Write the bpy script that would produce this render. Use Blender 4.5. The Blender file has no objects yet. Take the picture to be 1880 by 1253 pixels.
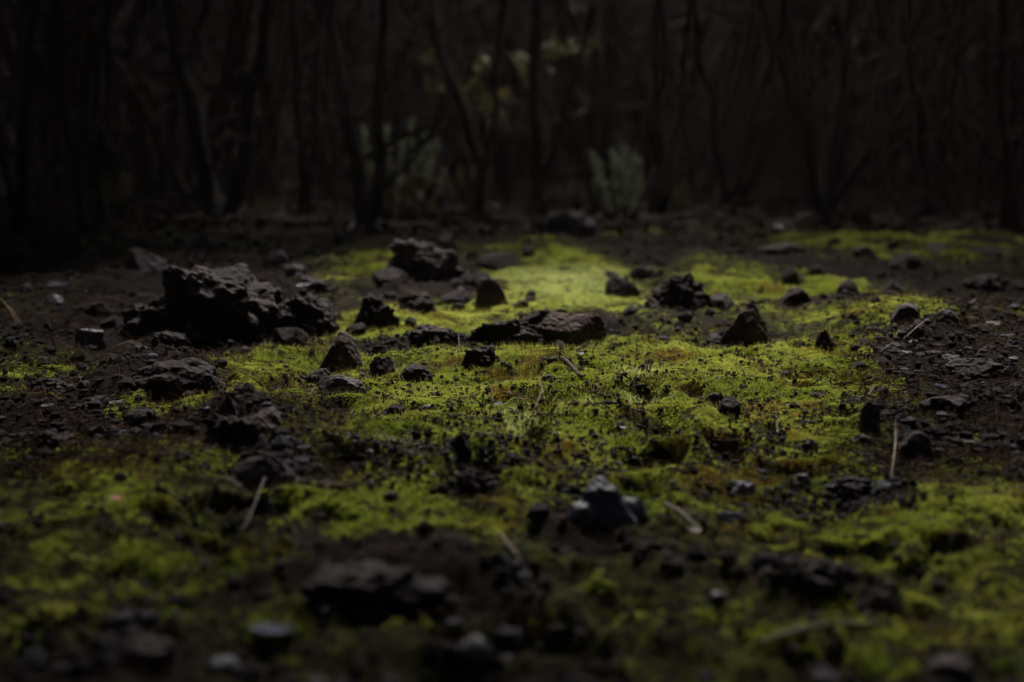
import bpy, math, random
import numpy as np
from mathutils import Vector, Matrix, Euler

random.seed(7)
RNG = np.random.default_rng(11)
scene = bpy.context.scene
COL = scene.collection

# ------------------------------------------------------------------ camera numbers
CAM_H = 0.46
PITCH = math.radians(8.0)
FPX = 50.0 / 36.0 * 1880.0
FOCUS = 2.62

def ray(px, py):
    a = (px - 940.0) / FPX
    b = (626.5 - py) / FPX
    return np.array([a, math.cos(PITCH) + b * math.sin(PITCH), -math.sin(PITCH) + b * math.cos(PITCH)])

def on_plane(px, py, z=0.0):
    r = ray(px, py)
    t = (z - CAM_H) / r[2]
    return r * t + np.array([0, 0, CAM_H])

def at_depth(px, py, y):
    r = ray(px, py)
    return r * (y / r[1]) + np.array([0, 0, CAM_H])

# ------------------------------------------------------------------ numpy noise
_perm = np.random.default_rng(3).permutation(256).astype(np.int64)
_perm = np.concatenate([_perm, _perm, _perm])
_g = np.random.default_rng(5).normal(size=(256, 3))
_g /= np.linalg.norm(_g, axis=1)[:, None]

def perlin(P):
    P = np.asarray(P, float)
    i = np.floor(P).astype(np.int64)
    f = P - i
    i &= 255
    u = f * f * f * (f * (f * 6 - 15) + 10)
    def grad(dx, dy, dz):
        h = _perm[_perm[_perm[(i[:, 0] + dx) & 255] + ((i[:, 1] + dy) & 255)] + ((i[:, 2] + dz) & 255)]
        g = _g[h]
        return g[:, 0] * (f[:, 0] - dx) + g[:, 1] * (f[:, 1] - dy) + g[:, 2] * (f[:, 2] - dz)
    def lerp(a, b, t): return a + t * (b - a)
    x00 = lerp(grad(0, 0, 0), grad(1, 0, 0), u[:, 0]); x10 = lerp(grad(0, 1, 0), grad(1, 1, 0), u[:, 0])
    x01 = lerp(grad(0, 0, 1), grad(1, 0, 1), u[:, 0]); x11 = lerp(grad(0, 1, 1), grad(1, 1, 1), u[:, 0])
    return lerp(lerp(x00, x10, u[:, 1]), lerp(x01, x11, u[:, 1]), u[:, 2]) * 1.5

def fbm(P, octaves=4, gain=0.5):
    P = np.asarray(P, float)
    s = np.zeros(len(P)); a = 1.0
    for k in range(octaves):
        s += a * perlin(P * (2.03 ** k) + 17.3 * k)
        a *= gain
    return s

def n2(x, y, scale, octaves=3, off=0.0):
    return fbm(np.stack([x / scale + off, y / scale - off * 0.7, np.full_like(x, off * 1.3 + 0.37)], 1), octaves)

def sstep(a, b, x):
    t = np.clip((x - a) / (b - a), 0, 1)
    return t * t * (3 - 2 * t)

# ------------------------------------------------------------------ terrain
def ell(px, py, rx, ry):
    """An ellipse on the ground: centre, half width, half depth in metres."""
    c = on_plane(px, py)
    y0 = on_plane(px, py + ry)[1]; y1 = on_plane(px, py - ry)[1]
    return c[0], 0.5 * (y0 + y1), rx * c[1] / FPX, 0.5 * (y1 - y0)

# small hollows with a raised lip in the moss: px, py, rx, ry, depth
PITS = [ell(*p[:4]) + (p[4],) for p in [
    (985, 775, 48, 26, .022), (985, 825, 42, 16, .020), (1175, 735, 50, 18, .024), (1335, 672, 62, 18, .026),
    (1487, 713, 48, 13, .018), (1500, 692, 40, 10, .012), (770, 745, 48, 13, .022), (745, 795, 60, 20, .022),
    (1200, 800, 70, 24, .024), (940, 735, 55, 14, .018), (1080, 690, 50, 12, .014), (1215, 850, 60, 18, .020),
    (1400, 795, 45, 16, .015), (600, 760, 60, 22, .022), (880, 880, 70, 26, .03), (640, 870, 90, 20, .018),
    (1480, 740, 40, 10, .014), (1560, 790, 45, 12, .015), (720, 700, 40, 10, .012), (1270, 745, 40, 12, .014),
    (1130, 770, 30, 12, .012), (510, 700, 50, 14, .014), (1040, 760, 30, 10, .010), (1330, 830, 60, 18, .016),
    (1000, 1150, 200, 40, .03), (1740, 1000, 80, 20, .02), (420, 960, 120, 22, .02), (1250, 640, 70, 10, .012),
    (1590, 1000, 80, 20, .012), (330, 980, 80, 20, .016), (1180, 905, 60, 16, .014), (1460, 860, 80, 14, .014),
]]
MOUNDS = [ell(*p[:4]) + (p[4],) for p in [
    (700, 1075, 230, 60, .035), (1490, 1050, 115, 32, .032), (430, 800, 110, 36, .035), (310, 700, 120, 34, .045),
    (1800, 660, 190, 90, .07), (120, 560, 200, 80, .05), (1010, 665, 130, 20, .018), (840, 690, 70, 14, .012),
    (1380, 690, 90, 16, .014), (1310, 720, 120, 20, .012), (1110, 720, 70, 14, .014), (1060, 785, 40, 14, .010),
    (640, 720, 60, 16, .012), (1640, 720, 80, 24, .015), (560, 560, 180, 40, .06), (1690, 940, 160, 30, .018),
    (250, 930, 150, 40, .015), (1660, 610, 70, 14, .02), (1610, 790, 60, 14, .01), (900, 950, 100, 14, .016),
]]

def hf0(x, y):
    far = sstep(5.0, 12.0, y)
    h = 0.034 * n2(x, y, 1.1, 3, 2.1) + far * 0.10 * n2(x, y, 3.0, 2, 5.0)
    h += 0.020 * n2(x, y, 0.22, 3, 9.2) * (1 - .5 * far)
    for cx, cy, a, b, hh in MOUNDS:
        r2 = ((x - cx) / a) ** 2 + ((y - cy) / b) ** 2
        h += hh * np.exp(-r2 * 1.1)
    for cx, cy, a, b, dd in PITS:
        wob = 1 + 0.25 * np.sin(3 * np.arctan2(y - cy, x - cx) + cx * 9)
        r = np.sqrt(((x - cx) / a) ** 2 + ((y - cy) / b) ** 2) * wob
        h += dd * (-1.9 * np.exp(-(r / .80) ** 3.0) + 0.55 * np.exp(-((r - 1.15) / .33) ** 2))
    return h

# moss carpet: px, py, rx, ry, weight
MOSS = [ell(*p[:4]) + (p[4],) for p in [
    (1080, 735, 420, 90, 1.25), (1250, 690, 300, 45, .9), (820, 740, 250, 80, .9), (1500, 740, 170, 90, .9), (1330, 850, 330, 60, .85),
    (500, 690, 150, 46, 1.15), (640, 830, 160, 50, .75), (1000, 840, 200, 50, .8),
    (1030, 515, 120, 48, 1.5), (950, 470, 130, 14, .6), (640, 510, 125, 42, 1.5), (730, 488, 110, 25, 1.3), (850, 588, 120, 30, 1.4), (700, 606, 130, 22, 1.3),
    (1640, 452, 200, 24, .82), (1780, 434, 110, 10, .62), (1350, 512, 90, 45, .95), (1290, 550, 120, 24, .6), (1500, 525, 110, 26, .75),
    (1655, 612, 75, 22, 1.1), (1500, 590, 150, 22, .5), (1200, 600, 130, 22, .55), (1590, 650, 120, 26, .8), (1830, 590, 70, 20, .5),
    (1590, 985, 260, 62, 1.15), (1790, 950, 150, 60, .75), (1620, 1120, 330, 100, .72), (1350, 1190, 220, 70, .62), (1800, 1100, 160, 120, .55), (1130, 1060, 130, 70, .55),
    (200, 930, 230, 90, .72), (240, 1050, 260, 60, .62), (410, 1040, 170, 40, .8), (790, 945, 180, 44, .95), (930, 1010, 90, 34, .7),
    (60, 830, 150, 50, .45), (120, 680, 160, 40, .36), (330, 740, 150, 34, .7), (560, 1150, 260, 60, .42), (900, 1180, 200, 60, .4), (110, 1130, 160, 60, .5),
    (1700, 860, 160, 50, .5), (1250, 960, 200, 40, .55), (1480, 905, 200, 30, .55), (640, 930, 160, 36, .7), (1150, 885, 520, 44, .72), (1540, 700, 170, 60, .95), (590, 770, 120, 50, .75), (720, 900, 200, 36, .7), (1330, 930, 160, 30, .6), (420, 770, 120, 40, .55),
]]
BARE = [ell(*p[:4]) + (p[4],) for p in [
    (700, 1080, 220, 56, .36), (1490, 1050, 105, 30, .7), (430, 810, 85, 36, .9), (310, 698, 110, 32, 1.0), (1790, 720, 170, 90, .8),
    (870, 900, 70, 26, .6), (400, 560, 190, 80, 1.0), (1100, 970, 100, 36, .45), (500, 890, 80, 30, .4), (130, 770, 180, 40, .4), (1690, 830, 50, 30, .5),
    (1640, 800, 30, 16, .4), (230, 1200, 200, 60, .2), (730, 830, 60, 10, .35), (1500, 1200, 80, 30, .3), (1200, 800, 50, 12, .25), (745, 800, 50, 14, .4),
    (1600, 447, 70, 6, .5), (1700, 458, 60, 7, .6), (1790, 441, 40, 6, .5), (1530, 462, 60, 8, .5),
    (760, 548, 110, 24, .6), (1240, 600, 180, 20, .42), (1010, 592, 150, 16, .5), (1250, 470, 130, 26, .7), (1430, 560, 70, 24, .4), (780, 632, 130, 14, .5), (850, 500, 60, 30, .5),
    (1560, 560, 90, 16, .4), (1400, 480, 60, 20, .5), (1620, 500, 110, 14, .6), (560, 1060, 120, 50, .3), (950, 1200, 160, 40, .3), (1150, 1010, 90, 30, .4), (60, 960, 80, 40, .2),
]]

def moss_raw(x, y):
    m = np.zeros_like(x)
    for cx, cy, a, b, w in MOSS:
        r2 = ((x - cx) / a) ** 2 + ((y - cy) / b) ** 2
        m = np.maximum(m, w * np.exp(-(r2 ** 1.3) * 0.75)) + 0.06 * w * np.exp(-r2)
    m = np.minimum(m, .80)
    for cx, cy, a, b, w in BARE:
        r2 = ((x - cx) / a) ** 2 + ((y - cy) / b) ** 2
        m -= w * np.exp(-(r2 ** 1.5) * 0.9)
    return m

def moss_mask(x, y, fine=True):
    near = sstep(2.0, 1.5, y); back = sstep(3.6, 4.6, y)
    m = moss_raw(x, y) * 0.95 + (0.32 + .12 * back) * n2(x, y, 0.24, 3, 4.4) + (0.36 + .30 * near) * n2(x, y, 0.055, 3, 7.7) + .22 * back * n2(x, y, .55, 2, 71.) + .34 * near * n2(x, y, .026, 2, 91.) - .31 * near - .28 * back + .25 * back * n2(x, y, .12, 2, 95.) - .02
    for cx, cy, a, b, dd in PITS:
        r = np.sqrt(((x - cx) / a) ** 2 + ((y - cy - b * .15) / b) ** 2)
        m += -(.5 + 18 * dd) * np.exp(-(r / .66) ** 3) + .28 * np.exp(-((r - 1.2) / .28) ** 2) * (m > .3)
    sp = n2(x, y, 0.013, 2, 1.9)
    m = sstep(.17, .58, m + .26 * sp)
    if fine:
        m = m * sstep(-.46, -.06, sp + .15 * (m - .6)) * sstep(-.58, -.20, n2(x, y, 0.030, 2, 61.))
    return m

def hf(x, y):
    x = np.atleast_1d(np.asarray(x, float)); y = np.atleast_1d(np.asarray(y, float))
    m = moss_mask(x, y, False)
    h = hf0(x, y)
    h += m * (0.006 + 0.0075 * n2(x, y, 0.10, 3, 3.3) + 0.0016 * n2(x, y, 0.014, 2, 8.1))
    h += (1 - m) * (0.018 * n2(x, y, 0.09, 3, 6.6) + 0.010 * np.abs(n2(x, y, 0.028, 3, 12.2)))
    return h

def G(px, py):
    z = 0.0
    for _ in range(6):
        p = on_plane(px, py, z)
        z = 0.5 * z + 0.5 * float(hf(p[0], p[1])[0])
    p = on_plane(px, py, z)
    return Vector((p[0], p[1], float(hf(p[0], p[1])[0])))

def HZ(x, y): return float(hf(x, y)[0])

# ------------------------------------------------------------------ mesh helper
def mesh_np(name, V, F, mats, attrs=None, smooth=False):
    V = np.asarray(V, np.float32); F = np.asarray(F, np.int32)
    k = F.shape[1]
    me = bpy.data.meshes.new(name)
    me.vertices.add(len(V)); me.vertices.foreach_set('co', V.ravel())
    me.loops.add(F.size); me.loops.foreach_set('vertex_index', F.ravel())
    me.polygons.add(len(F)); me.polygons.foreach_set('loop_start', np.arange(0, F.size, k, dtype=np.int32))
    me.polygons.foreach_set('use_smooth', np.full(len(F), bool(smooth)))
    for an, av in (attrs or {}).items():
        a = me.attributes.new(an, 'FLOAT', 'POINT'); a.data.foreach_set('value', np.asarray(av, np.float32))
    me.update(calc_edges=True)
    for m in (mats if isinstance(mats, (list, tuple)) else [mats]): me.materials.append(m)
    return me

def link(name, me, parent=None, loc=None):
    o = bpy.data.objects.new(name, me); COL.objects.link(o)
    if parent is not None: o.parent = parent
    if loc is not None: o.location = loc
    return o

def tag(o, label=None, cat=None, group=None, kind=None):
    if label: o['label'] = label
    if cat: o['category'] = cat
    if group: o['group'] = group
    if kind: o['kind'] = kind
    return o

# ------------------------------------------------------------------ materials
class NT:
    def __init__(s, name):
        s.m = bpy.data.materials.new(name); s.m.use_nodes = True
        s.t = s.m.node_tree; s.n = s.t.nodes
        s.b = s.n['Principled BSDF']; s.out = s.n['Material Output']
    def new(s, typ, **kw):
        n = s.n.new(typ)
        for k, v in kw.items(): setattr(n, k, v)
        return n
    def lk(s, a, b): s.t.links.new(a, b)
    def noise(s, scale, detail=4, rough=.55, vec=None):
        n = s.new('ShaderNodeTexNoise'); n.inputs['Scale'].default_value = scale
        n.inputs['Detail'].default_value = detail; n.inputs['Roughness'].default_value = rough
        if vec is not None: s.lk(vec, n.inputs['Vector'])
        return n.outputs['Fac']
    def ramp(s, fac, stops):
        r = s.new('ShaderNodeValToRGB'); e = r.color_ramp.elements
        while len(e) < len(stops): e.new(.5)
        for el, (p, c) in zip(e, stops):
            el.position = p; el.color = (*c, 1) if len(c) == 3 else c
        s.lk(fac, r.inputs['Fac']); return r.outputs['Color']
    def mix(s, fac, a, b, mode='MIX'):
        m = s.new('ShaderNodeMix', data_type='RGBA', blend_type=mode)
        for sock, v in ((m.inputs[0], fac), (m.inputs[6], a), (m.inputs[7], b)):
            if isinstance(v, (int, float)): sock.default_value = v
            elif isinstance(v, tuple): sock.default_value = (*v, 1)
            else: s.lk(v, sock)
        return m.outputs[2]
    def attr(s, name):
        a = s.new('ShaderNodeAttribute'); a.attribute_name = name; return a.outputs['Fac']
    def coord(s, which='Object'): return s.new('ShaderNodeTexCoord').outputs[which]
    def bump(s, h, strength, dist):
        b = s.new('ShaderNodeBump'); b.inputs['Strength'].default_value = strength; b.inputs['Distance'].default_value = dist
        s.lk(h, b.inputs['Height']); s.lk(b.outputs['Normal'], s.b.inputs['Normal'])
    def rand(s): return s.new('ShaderNodeObjectInfo').outputs['Random']
    def rough(s, v, spec=.5):
        s.b.inputs['Roughness'].default_value = v; s.b.inputs['Specular IOR Level'].default_value = spec

def mat_rock(name, dark, mid, lite, rough=.62, scale=14, pits=1.0, spec=.5):
    n = NT(name); c = n.coord('Object')
    f1 = n.noise(scale, 6, .6, c); f2 = n.noise(scale * 5, 5, .65, c)
    col = n.ramp(f1, [(.32, dark), (.52, mid), (.74, lite)])
    col = n.mix(.55, col, n.ramp(f2, [(.3, (.35, .33, .34)), (.7, (1.35, 1.3, 1.35))]), 'MULTIPLY')
    r = n.rand(); col = n.mix(.5, col, n.ramp(r, [(0, (.6, .55, .52)), (1, (1.25, 1.25, 1.35))]), 'MULTIPLY')
    n.lk(col, n.b.inputs['Base Color']); n.rough(rough, spec)
    v = n.new('ShaderNodeTexVoronoi'); v.inputs['Scale'].default_value = scale * 6; n.lk(c, v.inputs['Vector'])
    h = n.mix(.5, n.mix(.5, f2, f1), v.outputs['Distance'])
    n.bump(h, .55 * pits, .012)
    return n.m

M = {}
M['rock_dark'] = mat_rock('dark_scoria', (.009, .0066, .0072), (.0175, .0125, .0145), (.033, .026, .0325), .85, 16, 1.1, .15)
M['rock_brown'] = mat_rock('brown_stone', (.022, .0145, .0135), (.045, .030, .0285), (.085, .063, .064), .85, 18, .8, .15)
M['rock_grey'] = mat_rock('grey_stone', (.017, .0165, .023), (.026, .025, .038), (.050, .048, .072), .55, 18, .8, .4)
M['rock_blue'] = mat_rock('blue_grey_stone', (.026, .029, .050), (.052, .057, .098), (.09, .096, .16), .6, 18, .8, .3)
M['rock_mauve'] = mat_rock('mauve_stone', (.017, .0125, .0145), (.038, .028, .035), (.062, .048, .060), .8, 18, .9, .2)

def mat_ground():
    n = NT('forest_soil'); c = n.coord('Object')
    f = n.noise(9, 6, .6, c); g = n.noise(60, 5, .7, c); k = n.noise(240, 3, .6, c)
    soil = n.ramp(f, [(.3, (.0030, .0021, .0019)), (.5, (.0064, .0044, .0039)), (.72, (.0145, .0095, .0082))])
    soil = n.mix(.6, soil, n.ramp(g, [(.28, (.3, .28, .28)), (.72, (1.6, 1.45, 1.35))]), 'MULTIPLY')
    cool = n.noise(3.1, 3, .5, c)
    soil = n.mix(n.ramp(cool, [(.45, (0, 0, 0)), (.65, (.5, .5, .5))]), soil, (.0085, .0075, .0085))
    soil = n.mix(n.mix(1.0, n.attr('thin'), n.ramp(g, [(.42, (.0, .0, .0)), (.60, (.95, .95, .95))]), 'MULTIPLY'), soil, (.036, .040, .0065))
    mossc = n.ramp(k, [(.3, (.012, .019, .002)), (.55, (.030, .044, .005)), (.8, (.060, .074, .010))])  # moss bed darkened to paint self-shadow between the shoots
    dry = n.mix(n.attr('dry'), mossc, (.060, .038, .012))
    col = n.mix(n.attr('moss'), soil, dry)
    n.lk(col, n.b.inputs['Base Color']); n.rough(1.0, .06)
    n.bump(n.mix(.5, g, k), .7, .006)
    return n.m
M['ground'] = mat_ground()

def mat_leafy(name, stops, transl=.4, rough=.6, attr=None, tcol=None, spec=.3):
    n = NT(name)
    if attr: fac = n.attr(attr)
    else: fac = n.noise(30, 3, .5, n.coord('Object'))
    col = n.ramp(fac, stops)
    n.lk(col, n.b.inputs['Base Color']); n.rough(rough, spec)
    if transl:
        tr = n.new('ShaderNodeBsdfTranslucent'); n.lk(col if tcol is None else n.mix(1.0, col, tcol, 'MULTIPLY'), tr.inputs['Color'])
        ms = n.new('ShaderNodeMixShader'); ms.inputs[0].default_value = transl
        n.lk(n.b.outputs[0], ms.inputs[1]); n.lk(tr.outputs[0], ms.inputs[2]); n.lk(ms.outputs[0], n.out.inputs['Surface'])
    return n.m

def mat_moss():
    n = NT('moss_shoots')
    t = n.attr('tint'); d = n.attr('dry'); p = n.attr('pale')
    green = n.ramp(t, [(0, (.085, .130, .016)), (.45, (.24, .295, .050)), (1, (.37, .395, .11))])
    dry = n.ramp(t, [(0, (.040, .030, .007)), (1, (.20, .135, .025))])
    col = n.mix(d, green, dry)
    col = n.mix(p, col, (.44, .48, .27))
    n.lk(col, n.b.inputs['Base Color']); n.rough(.8, .12)
    tr = n.new('ShaderNodeBsdfTranslucent'); n.lk(n.mix(1.0, col, (1.15, 1.15, .7), 'MULTIPLY'), tr.inputs['Color'])
    ms = n.new('ShaderNodeMixShader'); ms.inputs[0].default_value = .5
    n.lk(n.b.outputs[0], ms.inputs[1]); n.lk(tr.outputs[0], ms.inputs[2]); n.lk(ms.outputs[0], n.out.inputs['Surface'])
    return n.m
M['moss'] = mat_moss()
M['needle'] = mat_leafy('dry_pine_needle', [(0, (.012, .0065, .0045)), (.6, (.024, .013, .008)), (1, (.075, .042, .028))], 0, .9, 'tint', spec=.05)
M['needle_thing'] = mat_leafy('dry_pine_needle_pair', [(.3, (.085, .048, .032)), (.7, (.17, .11, .08))], 0, .5)
M['red_leaf'] = mat_leafy('fallen_red_leaf', [(.3, (.17, .035, .014)), (.7, (.32, .075, .028))], .2, .5)
M['flake'] = mat_leafy('weathered_bark_flake', [(.3, (.008, .0095, .014)), (.7, (.024, .028, .043))], 0, .6, spec=.25)
M['blue_flake'] = mat_leafy('slate_blue_flake', [(.3, (.014, .017, .032)), (.7, (.034, .042, .078))], 0, .7, spec=.12)
M['pale_flake'] = mat_leafy('pale_bark_flake', [(.3, (.024, .028, .046)), (.7, (.055, .064, .105))], 0, .6, spec=.25)
M['twig'] = mat_leafy('dead_twig_wood', [(.3, (.022, .015, .012)), (.7, (.055, .038, .030))], 0, .7)
M['pink_bark'] = mat_leafy('pinkish_bark_strip', [(.3, (.045, .026, .025)), (.7, (.10, .062, .06))], 0, .6)

def mat_bark(name, a, b, c3):
    n = NT(name); c = n.coord('Object')
    mp = n.new('ShaderNodeMapping'); mp.inputs['Scale'].default_value = (1, 1, .16); n.lk(c, mp.inputs['Vector'])
    f = n.noise(34, 6, .65, mp.outputs[0]); g = n.noise(5, 3, .5, c)
    col = n.mix(.5, n.ramp(f, [(.3, a), (.5, b), (.72, c3)]), n.ramp(g, [(.3, (.5, .5, .5)), (.7, (1.4, 1.35, 1.35))]), 'MULTIPLY')
    n.lk(col, n.b.inputs['Base Color']); n.rough(.85, .2); n.bump(f, .8, .02)
    return n.m
M['bark'] = mat_bark('charred_bark', (.004, .003, .003), (.008, .0062, .006), (.016, .013, .0125))
M['bark_far'] = mat_bark('grey_brown_bark', (.016, .0125, .012), (.032, .025, .024), (.055, .045, .045))
M['bark_red'] = mat_bark('reddish_bark', (.028, .015, .015), (.06, .035, .034), (.105, .07, .069))
M['canopy'] = mat_leafy('dark_tree_leaves', [(.3, (.030, .034, .016)), (.7, (.060, .066, .032))], .15, .6)
M['thicket'] = mat_leafy('thicket_leaves', [(.25, (.020, .0128, .0108)), (.6, (.034, .0225, .0205)), (.8, (.037, .028, .0235))], .1, .9)
M['sage'] = mat_leafy('blue_green_shrub_leaf', [(.3, (.16, .19, .13)), (.7, (.29, .33, .24))], .25, .6)
M['olive'] = mat_leafy('olive_shrub_leaf', [(.3, (.07, .075, .025)), (.7, (.15, .155, .06))], .25, .6)
M['dull'] = mat_leafy('dull_shrub_leaf', [(.3, (.045, .052, .036)), (.7, (.09, .10, .07))], .2, .7)
M['rust'] = mat_leafy('rusty_shrub_leaf', [(.3, (.055, .030, .013)), (.7, (.115, .070, .030))], .25, .6)
M['yellow'] = mat_leafy('yellowing_leaf', [(.3, (.062, .054, .012)), (.7, (.11, .098, .028))], .4, .6)
M['litter'] = mat_leafy('fallen_leaf_litter', [(.3, (.010, .0065, .005)), (.6, (.028, .016, .011)), (.75, (.045, .027, .02))], 0, .9, spec=.05)
M['gravel'] = mat_leafy('cinder_gravel', [(0, (.005, .0045, .005)), (.55, (.011, .0095, .011)), (.93, (.028, .026, .033)), (1, (.060, .058, .080))], 0, .9, 'tint', spec=.06)

# ------------------------------------------------------------------ ground sheet
def build_ground():
    ys = [-4, -2.6, -1.6, -.9, -.4, -.05, .2, .4]
    y = .55
    while y < 1.5: ys.append(y); y *= 1.006
    while y < 4.6: ys.append(y); y *= 1.0023
    while y < 12: ys.append(y); y *= 1.006
    while y < 160: ys.append(y); y *= 1.05
    ys = np.array(ys); u = np.linspace(-1, 1, 760)
    half = .55 + .58 * np.maximum(ys, .8); half[ys < .55] = np.linspace(4, 1.0, (ys < .55).sum())
    X = (u[None, :] * half[:, None]).ravel(); Y = np.repeat(ys, len(u))
    m = moss_mask(X, Y); Z = hf(X, Y)
    nr, nc = len(ys), len(u)
    ii = (np.arange(nr - 1)[:, None] * nc + np.arange(nc - 1)[None, :]).ravel()
    F = np.stack([ii, ii + 1, ii + nc + 1, ii + nc], 1)
    d = dryness(X, Y)
    me = mesh_np('ground', np.stack([X, Y, Z], 1), F, M['ground'], {'moss': m, 'dry': d, 'thin': sstep(-.15, .42, moss_raw(X, Y) + .3 * n2(X, Y, .1, 3, 51.))}, True)
    o = link('ground', me); tag(o, kind='structure')
    return X, Y, Z, m, F

def dryness(x, y):
    pit = np.zeros_like(x)
    for cx, cy, a, b, dd in PITS:
        r = np.sqrt(((x - cx) / a) ** 2 + ((y - cy - b * .45) / b) ** 2)
        pit = np.maximum(pit, np.exp(-(r / .8) ** 3))
    d = sstep(.10, .60, n2(x, y, 0.13, 3, 21.0) * .8 + .35 * n2(x, y, .03, 2, 2.5) + .55 * pit * (n2(x, y, .4, 1, 31.) > -.1))
    return np.clip(d + .28 * sstep(2.0, 1.5, y) * sstep(-.3, .4, n2(x, y, .07, 2, 33.)), 0, 1)

gx, gy, gz, gm, gF = build_ground()

# ------------------------------------------------------------------ moss shoots
def build_moss():
    V = np.stack([gx, gy, gz], 1)
    a, b, c, d = (V[gF[:, k]] for k in range(4))
    cen = (a + b + c + d) / 4
    area = np.linalg.norm(np.cross(c - a, d - b), axis=1) * .5
    mm = gm[gF].mean(1)
    yy = cen[:, 1]
    vis = (np.abs(cen[:, 0]) < .25 + .46 * yy) & (yy > .7) & (yy < 10)
    size = np.interp(yy, [.7, 1.3, 1.9, 3.6, 5, 9], [.0062, .0046, .0029, .0031, .0056, .012])
    dens = mm ** 1.2 * area / size ** 2 * vis
    N = 760000
    lam = dens * (N / dens.sum())
    cnt = np.floor(lam + RNG.random(len(lam))).astype(int)
    idx = np.repeat(np.arange(len(lam)), cnt); n = len(idx)
    r1, r2 = RNG.random((n, 1)), RNG.random((n, 1))
    P = (a[idx] * (1 - r1) + b[idx] * r1) * (1 - r2) + (d[idx] * (1 - r1) + c[idx] * r1) * r2
    s = size[idx] * RNG.uniform(.6, 1.35, n)
    x, y = P[:, 0], P[:, 1]
    dry = np.clip(dryness(x, y) + RNG.normal(0, .12, n), 0, 1)
    tint = np.clip(.5 + .55 * n2(x, y, .18, 2, 14.) + .3 * n2(x, y, .03, 2, 15.) + RNG.normal(0, .14, n), 0, 1)
    pale = np.zeros(n)
    # pale patch in the middle distance and the silvery lips of the hollows
    for q, w in (((1030, 525, 120, 34), .95), ((1170, 705, 40, 16), .5), ((965, 803, 40, 9), .85), ((1062, 768, 26, 8), .8), ((1175, 755, 60, 7), .45), ((1330, 690, 60, 6), .3), ((930, 757, 60, 6), .4)):
        cx, cy, ea, eb = ell(*q)
        pale = np.maximum(pale, w * np.exp(-(((x - cx) / ea) ** 2 + ((y - cy) / eb) ** 2)))
    pale = np.clip(pale * RNG.uniform(.4, 1.3, n), 0, 1)
    K = 2
    Vs = np.empty((n, K, 3, 3), np.float32)
    ang0 = RNG.uniform(0, 2 * np.pi, n)
    for k in range(K):
        an = ang0 + k * 2 * np.pi / K + RNG.normal(0, .35, n)
        til = RNG.uniform(.35, 1.15, n)
        hh = s * RNG.uniform(.8, 1.5, n)
        ca, sa = np.cos(an), np.sin(an)
        w = s * RNG.uniform(.24, .42, n)
        base = P.copy(); base[:, 2] -= .0008
        tip = base + np.stack([ca * np.sin(til) * hh, sa * np.sin(til) * hh, np.cos(til) * hh], 1)
        side = np.stack([-sa * w, ca * w, np.zeros(n)], 1)
        mid = base * .55 + tip * .45
        Vs[:, k, 0] = base * .85 + tip * .15 - side * .9
        Vs[:, k, 1] = base * .6 + tip * .4 + side
        Vs[:, k, 2] = tip
    Vf = Vs.reshape(-1, 3); Ff = np.arange(len(Vf)).reshape(-1, 3)
    at = {k2: np.repeat(v, K * 3) for k2, v in (('tint', tint), ('dry', dry), ('pale', pale))}
    # silvery hair points standing out of the palest spots
    pick = np.where(RNG.random(n) < .03 + .5 * pale * (pale > .25) * (y < 3.6))[0]
    m = len(pick); Pb = P[pick]; L = RNG.uniform(.007, .014, m) * np.interp(y[pick], [2, 6], [1, 2])
    an = RNG.uniform(0, 2 * np.pi, m); wv = np.stack([np.cos(an), np.sin(an), np.zeros(m)], 1) * .00042 * np.interp(y[pick], [2, 6], [1, 2])[:, None]
    lean = np.stack([RNG.normal(0, .35, m), RNG.normal(0, .35, m), np.ones(m)], 1) * L[:, None]
    H = np.stack([Pb - wv, Pb + wv, Pb + lean], 1).reshape(-1, 3)
    Vf = np.concatenate([Vf, H]); Ff = np.arange(len(Vf)).reshape(-1, 3)
    at['tint'] = np.concatenate([at['tint'], np.full(len(H), .9)])
    at['dry'] = np.concatenate([at['dry'], np.repeat(np.where(pale[pick] > .2, 0, .5), 3)])
    at['pale'] = np.concatenate([at['pale'], np.repeat(np.clip(pale[pick] * 1.6 + .15, 0, 1), 3)])
    o = link('moss', mesh_np('moss', Vf, Ff, M['moss'], at))
    tag(o, 'bright yellow green moss growing in patches over the dark ground', 'moss', kind='stuff')
build_moss()

# ------------------------------------------------------------------ rocks
def ico(level):
    import bmesh
    bm = bmesh.new(); bmesh.ops.create_icosphere(bm, subdivisions=level, radius=1)
    v = np.array([q.co[:] for q in bm.verts]); f = np.array([[w.index for w in q.verts] for q in bm.faces]); bm.free()
    return v, f
ICO = {k: ico(k) for k in (1, 2, 3, 4, 5, 6)}

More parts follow.
